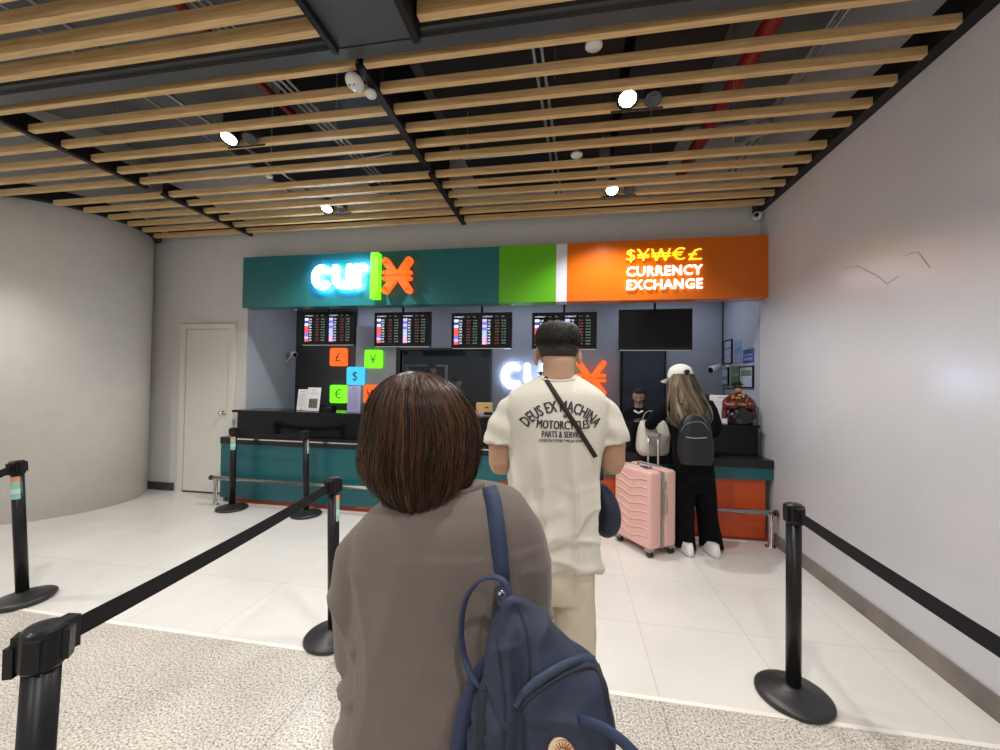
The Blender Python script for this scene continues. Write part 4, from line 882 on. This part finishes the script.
# straps
def over(pix, tree, off=.004): return along(pix, tree, off, 4)
st_ = over([(490, 489.5), (493, 500), (496, 520), (499, 545), (501, 570), (503, 592)], bvW, .004)
top0, _ = on_back(489, 489, bvW, .004)
if top0 is None: top0 = st_[0]
pre = [S(487, 492, dW+.16), S(487, 486, dW+.09), S(488, 485, dW+.03)]
full = smoothpath(pre+[p for p in st_[1:-1:3]]+[S(505, 596, dB+.045), S(509, 606, dB+.01)], 4)
bm = bmesh.new(); ribbon(bm, full, .034, .004, lambda i: RV); partbm('shoulder_strap', bm, strapm, bag)
loop = smoothpath([S(512, 604, dB-.005), S(505, 583, dB+.0), S(492, 577, dB+.01), S(476, 584, dB+.02), S(465, 602, dB+.03), S(461, 630, dB+.035), S(464, 655, dB+.035), S(472, 676, dB+.02), S(482, 688, dB+.01)], 6)
bm = bmesh.new(); ribbon(bm, loop, .011, .005, lambda i: (DV*.8+RV*.6)); partbm('carry_handle', bm, strapm, bag)
bm = bmesh.new(); ribbon(bm, smoothpath([S(497, 655, dB+.03), S(480, 676, dB+.035), S(470, 700, dB+.035), S(462, 730, dB+.04), S(456, 770, dB+.045), S(452, 830, dB+.05)], 5), .033, .004, lambda i: RV); partbm('second_strap', bm, strapm, bag)
bm = bmesh.new(); ribbon(bm, smoothpath([S(580, 722, dB-.07), S(592, 724, dB-.085), S(608, 731, dB-.10), S(626, 745, dB-.11), S(640, 765, dB-.11), S(640, 800, dB-.09), S(612, 840, dB-.06)], 5), .016, .004, lambda i: UV); partbm('hanging_strap', bm, strapm, bag)
bm = bmesh.new(); addlathe(bm, [(.004, 0), (.006, .002), (.003, .004)], S(501, 593, dB+.03), 14, axis=-DV); partbm('snap', bm, 'chrome', bag)

# ---------------------------------------------------------------- man in the white T-shirt
dM = 1.55
man = person('man from behind in white printed T-shirt and cream trousers', tuple(Vector((S(555, 500, dM).x, S(555, 500, dM).y, 0))))
tee = mat('white cotton', (.66, .62, .545), .9, bump=.12, bscale=250)
bm = bmesh.new()
loft(bm, interp_rings(sil([(375, 541, 576, .062, .02), (379, 534, 583, .070, .02), (385, 521, 594, .082, .01), (393, 510, 604, .098, 0), (403, 505, 609, .11, 0), (420, 506, 608, .12, 0), (440, 508, 605, .122, 0), (460, 508, 601, .12, 0), (480, 507, 599, .117, 0), (500, 507, 600, .118, 0), (520, 506, 601, .122, 0), (540, 505, 599, .128, 0), (561, 504, 595, .13, 0)], dM), 3), 48, 2.25)
for pts in ([(523, 400), (510, 409), (503, 425), (500, 443)], [(593, 400), (604, 409), (610.5, 425), (613.5, 443)]):
    addtube(bm, smoothpath([S(x, y, dM) for x, y in pts], 4), [.034, .036, .039, .042, .045, .048, .051, .054, .057, .059, .061, .063, .064], 24)
me = fuse(bm, .0075, 4)
Mx = lambda co: (co-man.location).dot(RV)
def mf(co, n):
    x = Mx(co); z = co.z; k = max(0, min(1, (1.30-z)*4)); k2 = max(0, min(1, (1.12-z)*4))
    v = .024*k*((1-abs(math.sin(x*34+2.2*noise.noise(Vector((x*3, 0, z*1.8)))+z*1.5)))**2.2-.25)*(.35+max(0, .6+noise.noise(Vector((x*5, 3, z*2.2)))))
    v += .016*k2*noise.noise(Vector((x*7+2, z*6, 1)))+.010*k2*((1-abs(noise.noise(Vector((x*5+z*6, z*9-x*5, 4))))*2)**3)+.004*noise.noise(co*9)
    v += .010*k2*math.sin((z*.9-x*.6)*55+3*noise.noise(co*4))*max(0, noise.noise(Vector((x*4+5, z*5, 2)))+.3)
    if abs(x) > .18: v += .003*math.sin(z*70+x*30)
    return v
for v, nn in zip(me.vertices, [v.normal.copy() for v in me.vertices]): v.co += nn*mf(v.co, nn)
bvM = BVHTree.FromPolygons([v.co.copy() for v in me.vertices], [list(p.vertices) for p in me.polygons])
part('t_shirt', me, tee, man)
bm = bmesh.new(); pts = [q for q in (on_back(x, 378.5+(1-((x-558)/20)**2)*3, bvM, .001)[0] for x in range(541, 577, 2)) if q is not None]
ribbon(bm, pts, .014, .004, (0, 0, 1)); partbm('collar', bm, mat('white rib', (.60, .56, .49), .9), man)
# hems
# body
bm = bmesh.new()
loft(bm, interp_rings([(S(557, 386, dM+.01), .085, .065), (S(558, 378, dM+.005), .068, .062), (S(558.5, 370, dM+.005), .062, .062), (S(558.5, 360, dM+.01), .063, .066), (S(558.5, 350, dM+.025), .062, .066)], 3), 28, 2)
for ex_ in (536.8, 578.8): sphere(bm, S(ex_+(.8 if ex_ > 560 else -.8), 358.5, dM+.03), .030, (.34, .6, 1), seg=16)
mtM = head(bm, S(557.5, 351.5, dM+.045), DV-UV*.45+RV*.02, s=1.02)
for sg, ax, ex in ((1, 500, 501), (-1, 614, 612)):
    a = S(ax, 436, dM); e = S(ex, 464, dM+.015); wr_ = e+DV*.20+RV*sg*.11+UV*.05
    addtube(bm, smoothpath([a, (a+e)/2, e, e+(wr_-e)*.25, e+(wr_-e)*.6, wr_], 3), [.046]*3+[.046]*3+[.045, .045, .044]+[.042]*3+[.036]*3+[.027], 20)
    sphere(bm, e+UV*.004, .044)
    hand(bm, wr_-(wr_-e).normalized()*.005, (wr_-e)+RV*sg*.05, RV*sg+UV*.5, side=sg, curl=.7)
trunk(bm, S(557, 384, dM+.01), [S(515, 402, dM), S(600, 402, dM)], [(S(500, 425, dM), S(500, 440, dM)), (S(613, 425, dM), S(614, 440, dM))])
part('body', fuse(bm, .005, 4), 'skin', man); face_bits(man, mtM)
# hair: short faded back, longer top
HM = interp_rings(sil([(321.5, 549, 565, .02, .05), (324, 543, 573, .055, .045), (328, 539, 577, .072, .04), (334, 536.5, 579.5, .084, .035), (341, 535.5, 580, .092, .03), (347, 536.5, 579, .093, .027), (350, 538, 578, .090, .024)], dM), 3)
bm = bmesh.new(); loft(bm, [(c, rx*.96, ry*.96) for c, rx, ry in HM], 40, 2.1); partbm('hair_cap', bm, 'hairb', man)
HF = interp_rings(sil([(348, 537.5, 578.5, .092, .026), (353, 538.5, 577.5, .089, .024), (357, 540.5, 575.5, .080, .024), (359.5, 544, 572, .068, .024)], dM), 3)
fade = mat('faded hairline', (.035, .024, .018), .8)
bm = bmesh.new(); loft(bm, [(c, rx*.965, ry*.965) for c, rx, ry in HF], 36, 2.0); partbm('hair_fade', bm, fade, man)
HsM = ring_surface(HM, 2); paths = []
for j in range(2600):
    a0 = random.uniform(0, 2*math.pi); t0 = random.uniform(0, .6); L_ = random.uniform(.15, .33); k = random.uniform(.97, 1.02); dr = random.gauss(0, .25); pts = []
    for i in range(6):
        f = i/5; pts.append(HsM(min(1, t0+L_*f), a0+dr*f, k+.05*math.sin(f*2.6)*(1-t0)))
    paths.append(pts)
strand_mesh('hair_strands', paths, .0011, 'hairb', man, 3)
# print on the back
bm = bmesh.new(); cxp, cyp = 564.5, 430
def Pm(x, y): return S(x, y, 1.40)-DV*0
def txt_px(body, x, y, hpx, wpx, bold=.0, arc=None, tilt=0):
    s = 1.40/F; mw = Matrix.Translation(S(x, y, 1.40)) @ Matrix(((RV.x, 0, -DV.x, 0), (RV.y, 0, -DV.y, 0), (0, 1, 0, 0), (0, 0, 0, 1))) @ Matrix.Rotation(tilt, 4, 'Z')
    for ox in (-bold, 0, bold):
        text(bm, body, hpx*s, mw @ Matrix.Translation((ox*s, 0, 0)), width=wpx*s, sub=1, arc=arc*s if arc else None)
txt_px('DEUS EX MACHINA', 563.5, 406.5, 11.5, 90, .45, arc=50)
txt_px('MOTORCYCLES', 565, 426, 8.8, 54, .4, arc=-300)
txt_px('PARTS & SERVICE', 564, 435.4, 6.4, 42, .25)
txt_px('LONDON SYDNEY MILAN VENICE', 563.5, 442, 3, 48, .1)
mw = Matrix.Translation(S(566, 417, 1.40)); star = [bm.verts.new(mw @ (RV*math.sin(k*math.pi/5)*(.0085 if k % 2 == 0 else .0036)+UV*math.cos(k*math.pi/5)*(.0085 if k % 2 == 0 else .0036))) for k in range(10)]; bm.faces.new(star)
bmesh.ops.triangulate(bm, faces=[f for f in bm.faces if len(f.verts) > 3])
for v in bm.verts:
    dr = (v.co-CAM).normalized(); h = bvM.ray_cast(v.co-DV*.3, DV, 1.2)
    if h[0] is not None: v.co = h[0]-DV*.0022
partbm('shirt_print', bm, mat('black fabric ink', (.035, .035, .038), .8), man, False)
# trousers and shoes
cream = mat('cream trousers', (.60, .54, .42), .9, bump=.15, bscale=200)
bm = bmesh.new(); loft(bm, interp_rings(sil([(548, 509, 592, .12), (570, 507, 594, .125), (592, 506, 594, .12)], dM), 3), 40, 2.4)
gm = man.location
for s, pxs in ((1, 572), (-1, 528)):
    top_ = S(pxs, 585, dM); ft = Vector((gm.x, gm.y, 0))+RV*s*.095
    loft(bm, [(top_+UV*.05, .082, .11), (top_, .085, .108), (top_.lerp(ft, .3), .082, .095), (top_.lerp(ft, .6)+UV*.0, .078, .088), (top_.lerp(ft, .86), .078, .085), (Vector((ft.x, ft.y, .035)), .08, .09)], 28, 2.3)
me = fuse(bm, .008, 4)
def pf(co, n): return .006*noise.noise(Vector((co.x*9, co.y*9, co.z*7)))+.004*math.sin((co.z*.8+Mx(co)*.9)*60+4*noise.noise(co*5))*max(0, noise.noise(co*6)+.35)
for v, nn in zip(me.vertices, [v.normal.copy() for v in me.vertices]): v.co += nn*pf(v.co, nn)
part('trousers', me, cream, man)
for s in (-1, 1):
    bm = bmesh.new(); c = Vector((gm.x, gm.y, 0))+RV*s*.1+DV*.05; loft(bm, [(c+UV*.003, .05, .14), (c+UV*.035, .051, .14), (c+UV*.065-DV*.03, .045, .11), (c+UV*.10-DV*.06, .04, .06)], 24, 2.3); partbm('shoe', bm, 'plaswhite', man)
# phone held in front of him
ph = thingw('mobile_phone', "black phone held in the man's hands in front of him", 'phone', tuple(S(557, 452, dM+.27)))
c = S(557, 452, dM+.27); bm = bmesh.new(); addbox(bm, -.037, .037, -.004, .004, -.075, .075, mw=Matrix.Translation(c) @ Matrix.Rotation(YAW, 4, 'Z') @ Matrix.Rotation(R(-50), 4, 'X')); partbm('phone_body', bm, 'bezel', ph, False, bevel=.003)
# crossbody bag
cb = thingw('crossbody_bag', "navy crossbody bag with black strap hanging at the man's right hip", 'bag', tuple(S(607, 508, dM+.08)))
bm = bmesh.new(); loft(bm, interp_rings([(S(600, 484, dM+.05), .018, .04), (S(603, 492, dM+.07), .034, .075), (S(606, 505, dM+.08), .044, .095), (S(607, 518, dM+.09), .045, .10), (S(605, 527, dM+.09), .038, .09), (S(603, 532, dM+.09), .02, .06)], 3), 28, 2.6)
part('bag_body', fuse(bm, .006, 3, fold_disp(.004, 16, 6)), mat('navy nylon', (.012, .016, .038), .6, bump=.2, bscale=200), cb)
sp = along([(545, 377.5), (549, 384), (556, 395), (565, 409), (575, 424), (585, 440), (595, 456)], bvM, .004, 4)
sp = [S(540, 372, dM+.12), S(542, 374.5, dM+.05)]+sp+[S(600, 468, dM-.02), S(602, 480, dM+.03)]
bm = bmesh.new(); ribbon(bm, sp, .017, .003, lambda i: RV*.85+UV*.5); partbm('strap', bm, mat('black brown strap', (.018, .012, .009), .7), cb)

# ---------------------------------------------------------------- customer at the counter
dL = 3.52
lady = person('woman at the counter in white cap, black jacket and wide black trousers', (1.13, 3.79, 0))
blk = mat('black jacket', (.005, .005, .006), 1.0, bump=.2, bscale=60); blk2 = mat('black trousers', (.004, .004, .005), 1.0)
bm = bmesh.new()
loft(bm, interp_rings(sil([(392, 676, 697, .07, .0), (397, 670, 704, .09), (404, 667, 711, .10), (420, 669, 713, .115), (440, 672, 711, .12), (465, 674, 712, .125), (480, 676, 713, .125)], dL), 3), 32, 2.3)
addtube(bm, smoothpath([S(672, 402, dL), S(663, 410, dL+.03), S(655, 419, dL+.10), S(650, 425, dL+.25), S(651, 423, dL+.42)], 4), [.06]*4+[.058]*4+[.05]*4+[.042]*4+[.035], 16)
addtube(bm, smoothpath([S(706, 403, dL), S(712, 416, dL+.02), S(715, 430, dL+.06), S(708, 432, dL+.2), S(700, 424, dL+.38)], 4), [.06]*4+[.058]*4+[.052]*4+[.045]*4+[.038], 16)
part('jacket', fuse(bm, .010, 3, fold_disp(.006, 10, 8)), blk, lady)
bm = bmesh.new()
loft(bm, sil([(470, 675, 713, .115), (490, 676, 714, .12)], dL), 28, 2.4)
for x0, x1, x2, w0, w1, dd in ((685, 684, 685, .088, .075, 0), (704, 707, 711, .088, .085, .02)):
    loft(bm, interp_rings([(S(x0, 485, dL), w0, .11), (S(x1, 515, dL+dd), w1, .09), (S(x2, 542, dL+dd), w1*1.05, .10), (Vector((S(x2, 547, dL+dd).x, S(x2, 547, dL+dd).y, .03)), w1*1.1, .11)], 3), 24, 2.2)
part('trousers', fuse(bm, .010, 3, fold_disp(.006, 9, 11)), blk2, lady)
for x, y, dd in ((686, 545, -.06), (712, 549, -.08)):
    c = S(x, y, dL+dd); c.z = 0; bm = bmesh.new(); loft(bm, [(c+UV*.002+DV*.03, .045, .135), (c+UV*.03+DV*.03, .046, .135), (c+UV*.065, .040, .10), (c+UV*.10-DV*.02, .034, .06)], 24, 2.4); sh = partbm('shoe', bm, mat('white leather', (.72, .70, .67), .5), lady)
bm = bmesh.new(); hl = S(681, 382, dL+.02)
mtL = head(bm, hl, DV*.75-RV*.55-UV*.25, s=1.0)
addtube(bm, [S(684, 398, dL+.02), S(682, 388, dL+.02)], .05, 14)
for e, dr in ((S(651, 423, dL+.42), DV*.8+RV*.2-UV*.2), (S(700, 424, dL+.38), DV*.8-RV*.4)): addtube(bm, [e-Vector(dr).normalized()*.03, e+Vector(dr).normalized()*.02], .024, 12); hand(bm, e+Vector(dr).normalized()*.02, dr, -UV, side=1, curl=.3)
trunk(bm, S(684, 398, dL+.02), [S(674, 404, dL), S(705, 404, dL)], [(S(655, 419, dL+.10), S(651, 423, dL+.42)), (S(713, 430, dL+.06), S(700, 424, dL+.38))])
part('body', fuse(bm, .007, 2), 'skin2', lady); face_bits(lady, mtL)
# cap
capm = mat('white cap cloth', (.62, .61, .60), .85)
fw = (DV*.55-RV*.8).normalized(); sd = fw.cross(UV); cc = S(680.5, 379, dL+.02)
bm = bmesh.new(); 
n_ = 32; rr = []
for (k, z) in ((1, 0), (1.0, .03), (.93, .06), (.78, .09), (.5, .112), (.2, .122), (.03, .124)):
    rr.append([bm.verts.new(cc+fw*.108*k*math.cos(2*math.pi*i/n_)+sd*.094*k*math.sin(2*math.pi*i/n_)+UV*(z+.01)) for i in range(n_)])
for a, b in zip(rr, rr[1:]):
    for i in range(n_): bm.faces.new((a[i], a[(i+1) % n_], b[(i+1) % n_], b[i]))
bm.faces.new(rr[-1]); partbm('cap_crown', bm, capm, lady)
bm = bmesh.new(); rr = []
for k in range(7):
    f = k/6; rr.append([bm.verts.new(cc+fw*(.095+.075*f*math.cos(a)*1.0)*1+sd*.09*math.sin(a)*(1-.25*f)-UV*(.0+.035*f+.02*math.sin(a)**2)+UV*.012) for a in [R(-80+160*i/12) for i in range(13)]])
for a, b in zip(rr, rr[1:]):
    for i in range(12): bm.faces.new((a[i], a[i+1], b[i+1], b[i]))
r_ = bmesh.ops.solidify(bm, geom=list(bm.faces), thickness=.004); partbm('cap_brim', bm, capm, lady)
bm = bmesh.new(); o_c = S(687.5, 371.5, dL-.095); addtube(bm, [o_c+RV*.024*math.cos(R(a))+UV*(.022*math.sin(R(a))-.008)+DV*(.015*abs(math.cos(R(a)))) for a in range(0, 181, 20)], .004, 8); addlathe(bm, [(.022, -.004), (.022, .004)], o_c-UV*.004+DV*.01, 20, axis=-DV+RV*.35); partbm('cap_opening', bm, 'hairb', lady)
# long blond hair
HL = interp_rings(sil([(374, 672, 693, .085, .0), (382, 671, 696, .095, -.01), (390, 670, 700, .10, -.02), (399, 669, 705, .11, -.04), (408, 669, 709, .125, -.05), (416, 670, 710, .13, -.06), (424, 673, 708, .125, -.07), (430, 677, 704, .11, -.07)], dL), 3)
hb = [mat(f'blond hair {i}', c, .45) for i, c in enumerate(((.17, .125, .075), (.10, .07, .042), (.30, .25, .165), (.04, .028, .018)))]
HsL = ring_surface(HL); paths = []; mix = []
bm = bmesh.new(); loft(bm, [(c, rx*.86, ry*.9) for c, rx, ry in HL[:12]], 30, 2); partbm('hair_cap', bm, hb[3], lady)
cl = [(random.uniform(math.pi*.8, 2.2*math.pi), random.gauss(0, .35), random.choice([0, 0, 1, 2, 3]), random.uniform(.86, 1.06), random.choice([random.uniform(.45, .7), random.uniform(.7, 1), random.uniform(.8, 1)])) for _ in range(110)]
for j in range(2600):
    ck = random.choice(cl)
    if 1.35*math.pi < ck[0] < 1.62*math.pi and random.random() < .0: continue
    a0 = ck[0]+random.gauss(0, .07); ph_ = random.uniform(0, 6); pts = []
    for i in range(10):
        f = i/9; pts.append(HsL(ck[4]*f, a0+ck[1]*f+.10*math.sin(f*6+ck[0]*7), ck[3]+.03*math.sin(f*6+ck[0]*5)+random.gauss(0, .003)))
    paths.append(pts); mix.append(ck[2])
strand_mesh('hair_strands', paths, .0022, hb, lady, 3, np.array(mix))
# her backpack
bp = thingw('backpack', 'black nylon backpack worn by the woman at the counter', 'backpack', tuple(S(695, 440, dL-.2)))
bm = bmesh.new(); loft(bm, interp_rings(sil([(415, 688, 704, .04), (418, 684, 707, .055), (425, 681, 709, .07), (437, 679.5, 711, .08), (450, 679, 712, .082), (459, 680, 712, .08), (464, 682, 710, .065)], dL-.19), 3), 32, 3)
me = fuse(bm, .008, 2, fold_disp(.004, 14, 4)); bvB = BVHTree.FromPolygons([v.co.copy() for v in me.vertices], [list(p.vertices) for p in me.polygons]); part('bag_body', me, mat('black nylon', (.007, .007, .009), .55), bp)
def tubeon(name, pix, r, mt_, tree=bvB):
    bm = bmesh.new(); q = along(pix, tree, .002, 4)
    if len(q) > 2: addtube(bm, q, r, 8); partbm(name, bm, mt_, bp)
tubeon('front_zip', [(686, 437), (693, 438), (700, 438), (707, 437.5)], .004, 'alu')
tubeon('main_zip', [(681, 432), (685, 425), (694, 422), (703, 423), (709, 430)], .004, mat('grey piping', (.14, .14, .15), .5))
tubeon('main_zip', [(684, 424), (688, 417), (695, 415), (702, 417), (707, 423)], .004, mat('grey piping b', (.12, .12, .13), .5))
bm = bmesh.new(); addtube(bm, smoothpath([S(688, 414, dL-.15), S(690, 408, dL-.14), S(696, 407, dL-.14), S(699, 413, dL-.15)], 4), .007, 8); partbm('carry_handle', bm, 'belt', bp)
for xa in (684, 706): bm = bmesh.new(); ribbon(bm, smoothpath([S(xa, 416, dL-.13), S(xa, 402, dL-.10), S(xa, 395, dL-.02), S(xa, 397, dL+.07), S(xa, 412, dL+.12), S(xa+2, 440, dL+.13)], 4), .05, .008, lambda i: RV); partbm('shoulder_strap', bm, 'belt', bp)

for m_ in (blk, blk2): m_.node_tree.nodes['Principled BSDF'].inputs['Specular IOR Level'].default_value = .15
# ---------------------------------------------------------------- tote bag on the lower counter top
tote = thingw('tote_bag', 'white canvas tote bag on the counter ledge above the pink suitcase', 'bag', (.62, 4.12, .762))
tm = mat('natural canvas', (.60, .57, .50), .9, bump=.3, bscale=180)
dT = 3.86
bm = bmesh.new(); loft(bm, interp_rings(sil([(455, 641, 666, .065), (451, 638, 668, .085), (442, 637.5, 669, .09), (433, 638, 668.5, .08), (426, 639, 667, .06), (421, 641, 664, .04)], dT), 3), 36, 2.8)
me = fuse(bm, .008, 2, fold_disp(.010, 11, 5)); 
zmin = min(v.co.z for v in me.vertices)
for v in me.vertices: v.co.z += .762-zmin
part('tote_body', me, tm, tote)
for dd in (-.03, .04): bm = bmesh.new(); ribbon(bm, smoothpath([S(643, 424, dT+dd), S(643, 418, dT+dd), S(646, 412.5, dT+dd), S(651, 411, dT+dd), S(654, 415, dT+dd), S(655, 424, dT+dd)], 5), .022, .004, lambda i: DV*.8+RV*.5); partbm('handle', bm, tm, tote)

# ---------------------------------------------------------------- suitcase
pink = mat('pink polycarbonate', (.74, .44, .39), .38); gry = mat('warm grey plastic', (.30, .28, .25), .4)
sc = thing('suitcase', 'large pink hard-shell suitcase with raised handle standing behind the man', 'suitcase', (.675, 3.77, 0), R(-57))
Wd, Dp, z0, z1 = .225, .150, .065, .715
def shell(y0, y1):
    bm = bmesh.new(); addbox(bm, -Wd, Wd, y0, y1, z0, z1)
    return bm
for (y0, y1) in ((-Dp, -.012), (.012, Dp)):
    bm = bmesh.new(); addbox(bm, -Wd, Wd, y0, y1, z0, z1); bmesh.ops.bevel(bm, geom=list(bm.edges), offset=.03, segments=5, affect='EDGES', profile=.5)
    obj('shell', bm, pink, sc, True)
obj('zip_band', B((-Wd+.004, Wd-.004, -.013, .013, z0+.006, z1-.006)), gry, sc, bevel=.005)
for k in range(8):
    z = .15+k*.068
    for (sy, yy) in ((-1, -Dp), (1, Dp)):
        bm = bmesh.new(); ribbon(bm, smoothpath([(-Wd+.035, yy, z+.02), (-.10, yy+sy*.001, z+.012), (0, yy+sy*.001, z-.014), (.10, yy+sy*.001, z+.012), (Wd-.035, yy, z+.02)], 3), .016, .006, (0, 0, 1)); obj('ridge', bm, pink, sc, True)
# handles and locks on the narrow side (+x faces the counter side, -... )
for sx in (1,):
    bm = bmesh.new(); addtube(bm, smoothpath([(sx*(Wd+.001), -.0, .36), (sx*(Wd+.03), 0, .385), (sx*(Wd+.033), 0, .45), (sx*(Wd+.03), 0, .515), (sx*(Wd+.001), 0, .54)], 4), .011, 10); obj('side_handle', bm, gry, sc, True)
    obj('lock', B((sx*Wd-.003, sx*Wd+.012, -.022, .022, .575, .63)), gry, sc, bevel=.004)
bm = bmesh.new(); addtube(bm, smoothpath([(-.08, 0, z1), (-.07, 0, z1+.022), (0, 0, z1+.026), (.07, 0, z1+.022), (.08, 0, z1)], 4), .010, 10); obj('top_handle', bm, gry, sc, True)
for x in (-.075, .075): bm = bmesh.new(); addtube(bm, [(x*.8, .10, z1-.01), (x*.8, .10, z1+.275)], .009, 12); obj('telescopic_tube', bm, 'alu', sc, True)
obj('grip', B((-.078, .078, .082, .118, z1+.262, z1+.295)), gry, sc, bevel=.009, seg=3)
obj('handle_socket', B((-.09, .09, .075, .125, z1-.005, z1+.006)), gry, sc, bevel=.003)
for sx in (-1, 1):
    for sy in (-1, 1):
        bm = bmesh.new(); x, y = sx*.185, sy*.115; addbox(bm, x-.028, x+.028, y-.028, y+.028, .048, .072); addlathe(bm, [(.010, .03), (.010, .05)], (x, y, 0), 12); wh = obj('caster_fork', bm, gry, sc)
        for o_ in (-.013, .013): bm = bmesh.new(); addlathe(bm, [(.020, -.007), (.026, -.005), (.026, .005), (.020, .007)], (x+.008, y+o_, .026), 20, axis=(0, 1, 0)); wo = obj('wheel', bm, 'rubber', sc, True); wo.parent = wh
bm = bmesh.new(); addbox(bm, -.13, -.02, -.06, -.03, z1+.001, z1+.003, mw=Matrix.Rotation(.4, 4, 'Z')); obj('luggage_tag', bm, 'paper', sc)
bm = bmesh.new(); addbox(bm, .01, .13, -.05, .01, z1+.001, z1+.004, mw=Matrix.Rotation(-.3, 4, 'Z')); obj('luggage_label', bm, mat('dark blue tag', (.05, .06, .16), .5), sc)

# ---------------------------------------------------------------- staff
def staff(lab, c, fwd, dd, hands=True):
    p = person(lab, (c.x, c.y, c.z-1.28)) ; p.location.z = .45; p.matrix_world = Matrix.Translation(p.location)
    f = Vector(fwd).normalized(); x = f.cross(UV); base = Vector((c.x, c.y, 0))-f*.02; ax = (x, f)
    bm = bmesh.new(); zs = c.z
    loft(bm, interp_rings([(base+UV*(zs-.13), .06, .06), (base+UV*(zs-.16), .12, .08), (base+UV*(zs-.20)-f*.01, .18, .10), (base+UV*(zs-.30), .19, .115), (base+UV*(zs-.5), .17, .12), (base+UV*(zs-.72), .18, .14)], 3), 30, 2.3, axes=ax)
    for s in (-1, 1): addtube(bm, smoothpath([base+x*s*.17+UV*(zs-.22), base+x*s*.21+UV*(zs-.36), base+x*s*.20+f*.06+UV*(zs-.46), base+x*s*.10+f*.24+UV*(zs-.42)], 4), [.052]*4+[.05]*4+[.042]*4+[.035], 16)
    part('uniform', fuse(bm, .010, 3, fold_disp(.004, 10, 2)), blk, p)
    bm = bmesh.new(); addtube(bm, [base+UV*(zs-.17), c-UV*.05], .048, 16); mt = head(bm, c, f-UV*.22, s=.98)
    for s in (-1, 1): w_ = base+x*s*.10+f*.24+UV*(zs-.42); addtube(bm, [base+UV*(zs-.22), base+x*s*.17+UV*(zs-.24), base+x*s*.20+f*.05+UV*(zs-.45), w_-f*.03, w_+f*.02], .024, 12); hand(bm, w_+f*.02, f-x*s*.4, -UV, side=s, curl=.4)
    part('body', fuse(bm, .006, 2), 'skin2', p); face_bits(p, mt)
    bm = bmesh.new(); b = bmesh.new(); bmesh.ops.create_uvsphere(b, u_segments=32, v_segments=22, radius=1)
    for v in b.verts:
        X, Y, Z = v.co; v.co = (X*.089, Y*.101-.010, Z*.122+.012)
    bmesh.ops.delete(b, geom=[v for v in b.verts if (v.co.y > .042 and v.co.z < .050) or v.co.z < -.07], context='VERTS'); b.transform(mt); partbm('hair', b, 'hairb', p)
    bm.free(); return p, mt, base, f, x
c = S(638.5, 396.5, 4.72)
p, mt, base, f, x = staff('cashier with dark tied hair in black uniform seated behind the counter', c, (-.15, -1, -.12), 0)
bm = bmesh.new(); addtube(bm, [base+f*.085+x*a+UV*(c.z-.155-.03*(1-abs(a)/.05)) for a in (-.05, -.025, 0, .025, .05)], .012, 8); partbm('collar', bm, 'white', p)
bm = bmesh.new(); addbox(bm, -.035, .035, -.004, .0, -.012, .012, mw=Matrix.Translation(base+f*.128+UV*(c.z-.25)) @ Matrix.Rotation(0, 4, 'Z')); partbm('name_tag', bm, 'paper', p, False)
c = S(457.5, 384, 6.15); staff('staff member in black behind the dark office window, face dimly lit', c, (.1, -1, -.05), 0)
c = S(432, 371, 6.75); staff("staff member behind the office window, mostly hidden by the woman's hair", c, (.4, -1, 0), 0)

# ---------------------------------------------------------------- pieces of parts go under their part
SUB = {'iris': 'eye', 'lamp_lens': 'lamp_housing', 'camera_lens': 'camera_body', 'symbol': 'acrylic_box', 'print': 'sheet', 'photo_print': 'sheet', 'display': 'monitor_case',
       'gold_ornament': 'upper_robe', 'beard': 'face', 'patch_print': 'round_patch', 'belt_clip': 'belt', 'slot': 'carton', 'keypad': 'terminal_body', 'zip': 'flap_hem', 'shirt_print': 't_shirt', 'collar': 't_shirt', 'neck_rib': 'sweatshirt', 'cap_opening': 'cap_crown'}
base = lambda o: o.name.split('.')[0]
for root in [o for o in bpy.data.objects if o.parent is None and o.children]:
    kids = list(root.children)
    for ch in kids:
        tgt = SUB.get(base(ch))
        if not tgt: continue
        c_ = [k for k in kids if base(k) == tgt]
        if not c_: continue
        cen = lambda o: sum((Vector(v) for v in o.bound_box), Vector())/8
        best = min(c_, key=lambda k: (cen(k)-cen(ch)).length)
        mpi = ch.matrix_parent_inverse.copy(); ch.parent = best; ch.matrix_parent_inverse = Matrix.Identity(4) if best.matrix_parent_inverse == mpi else mpi
for o in bpy.data.objects:
    if '_w' in o: del o['_w']
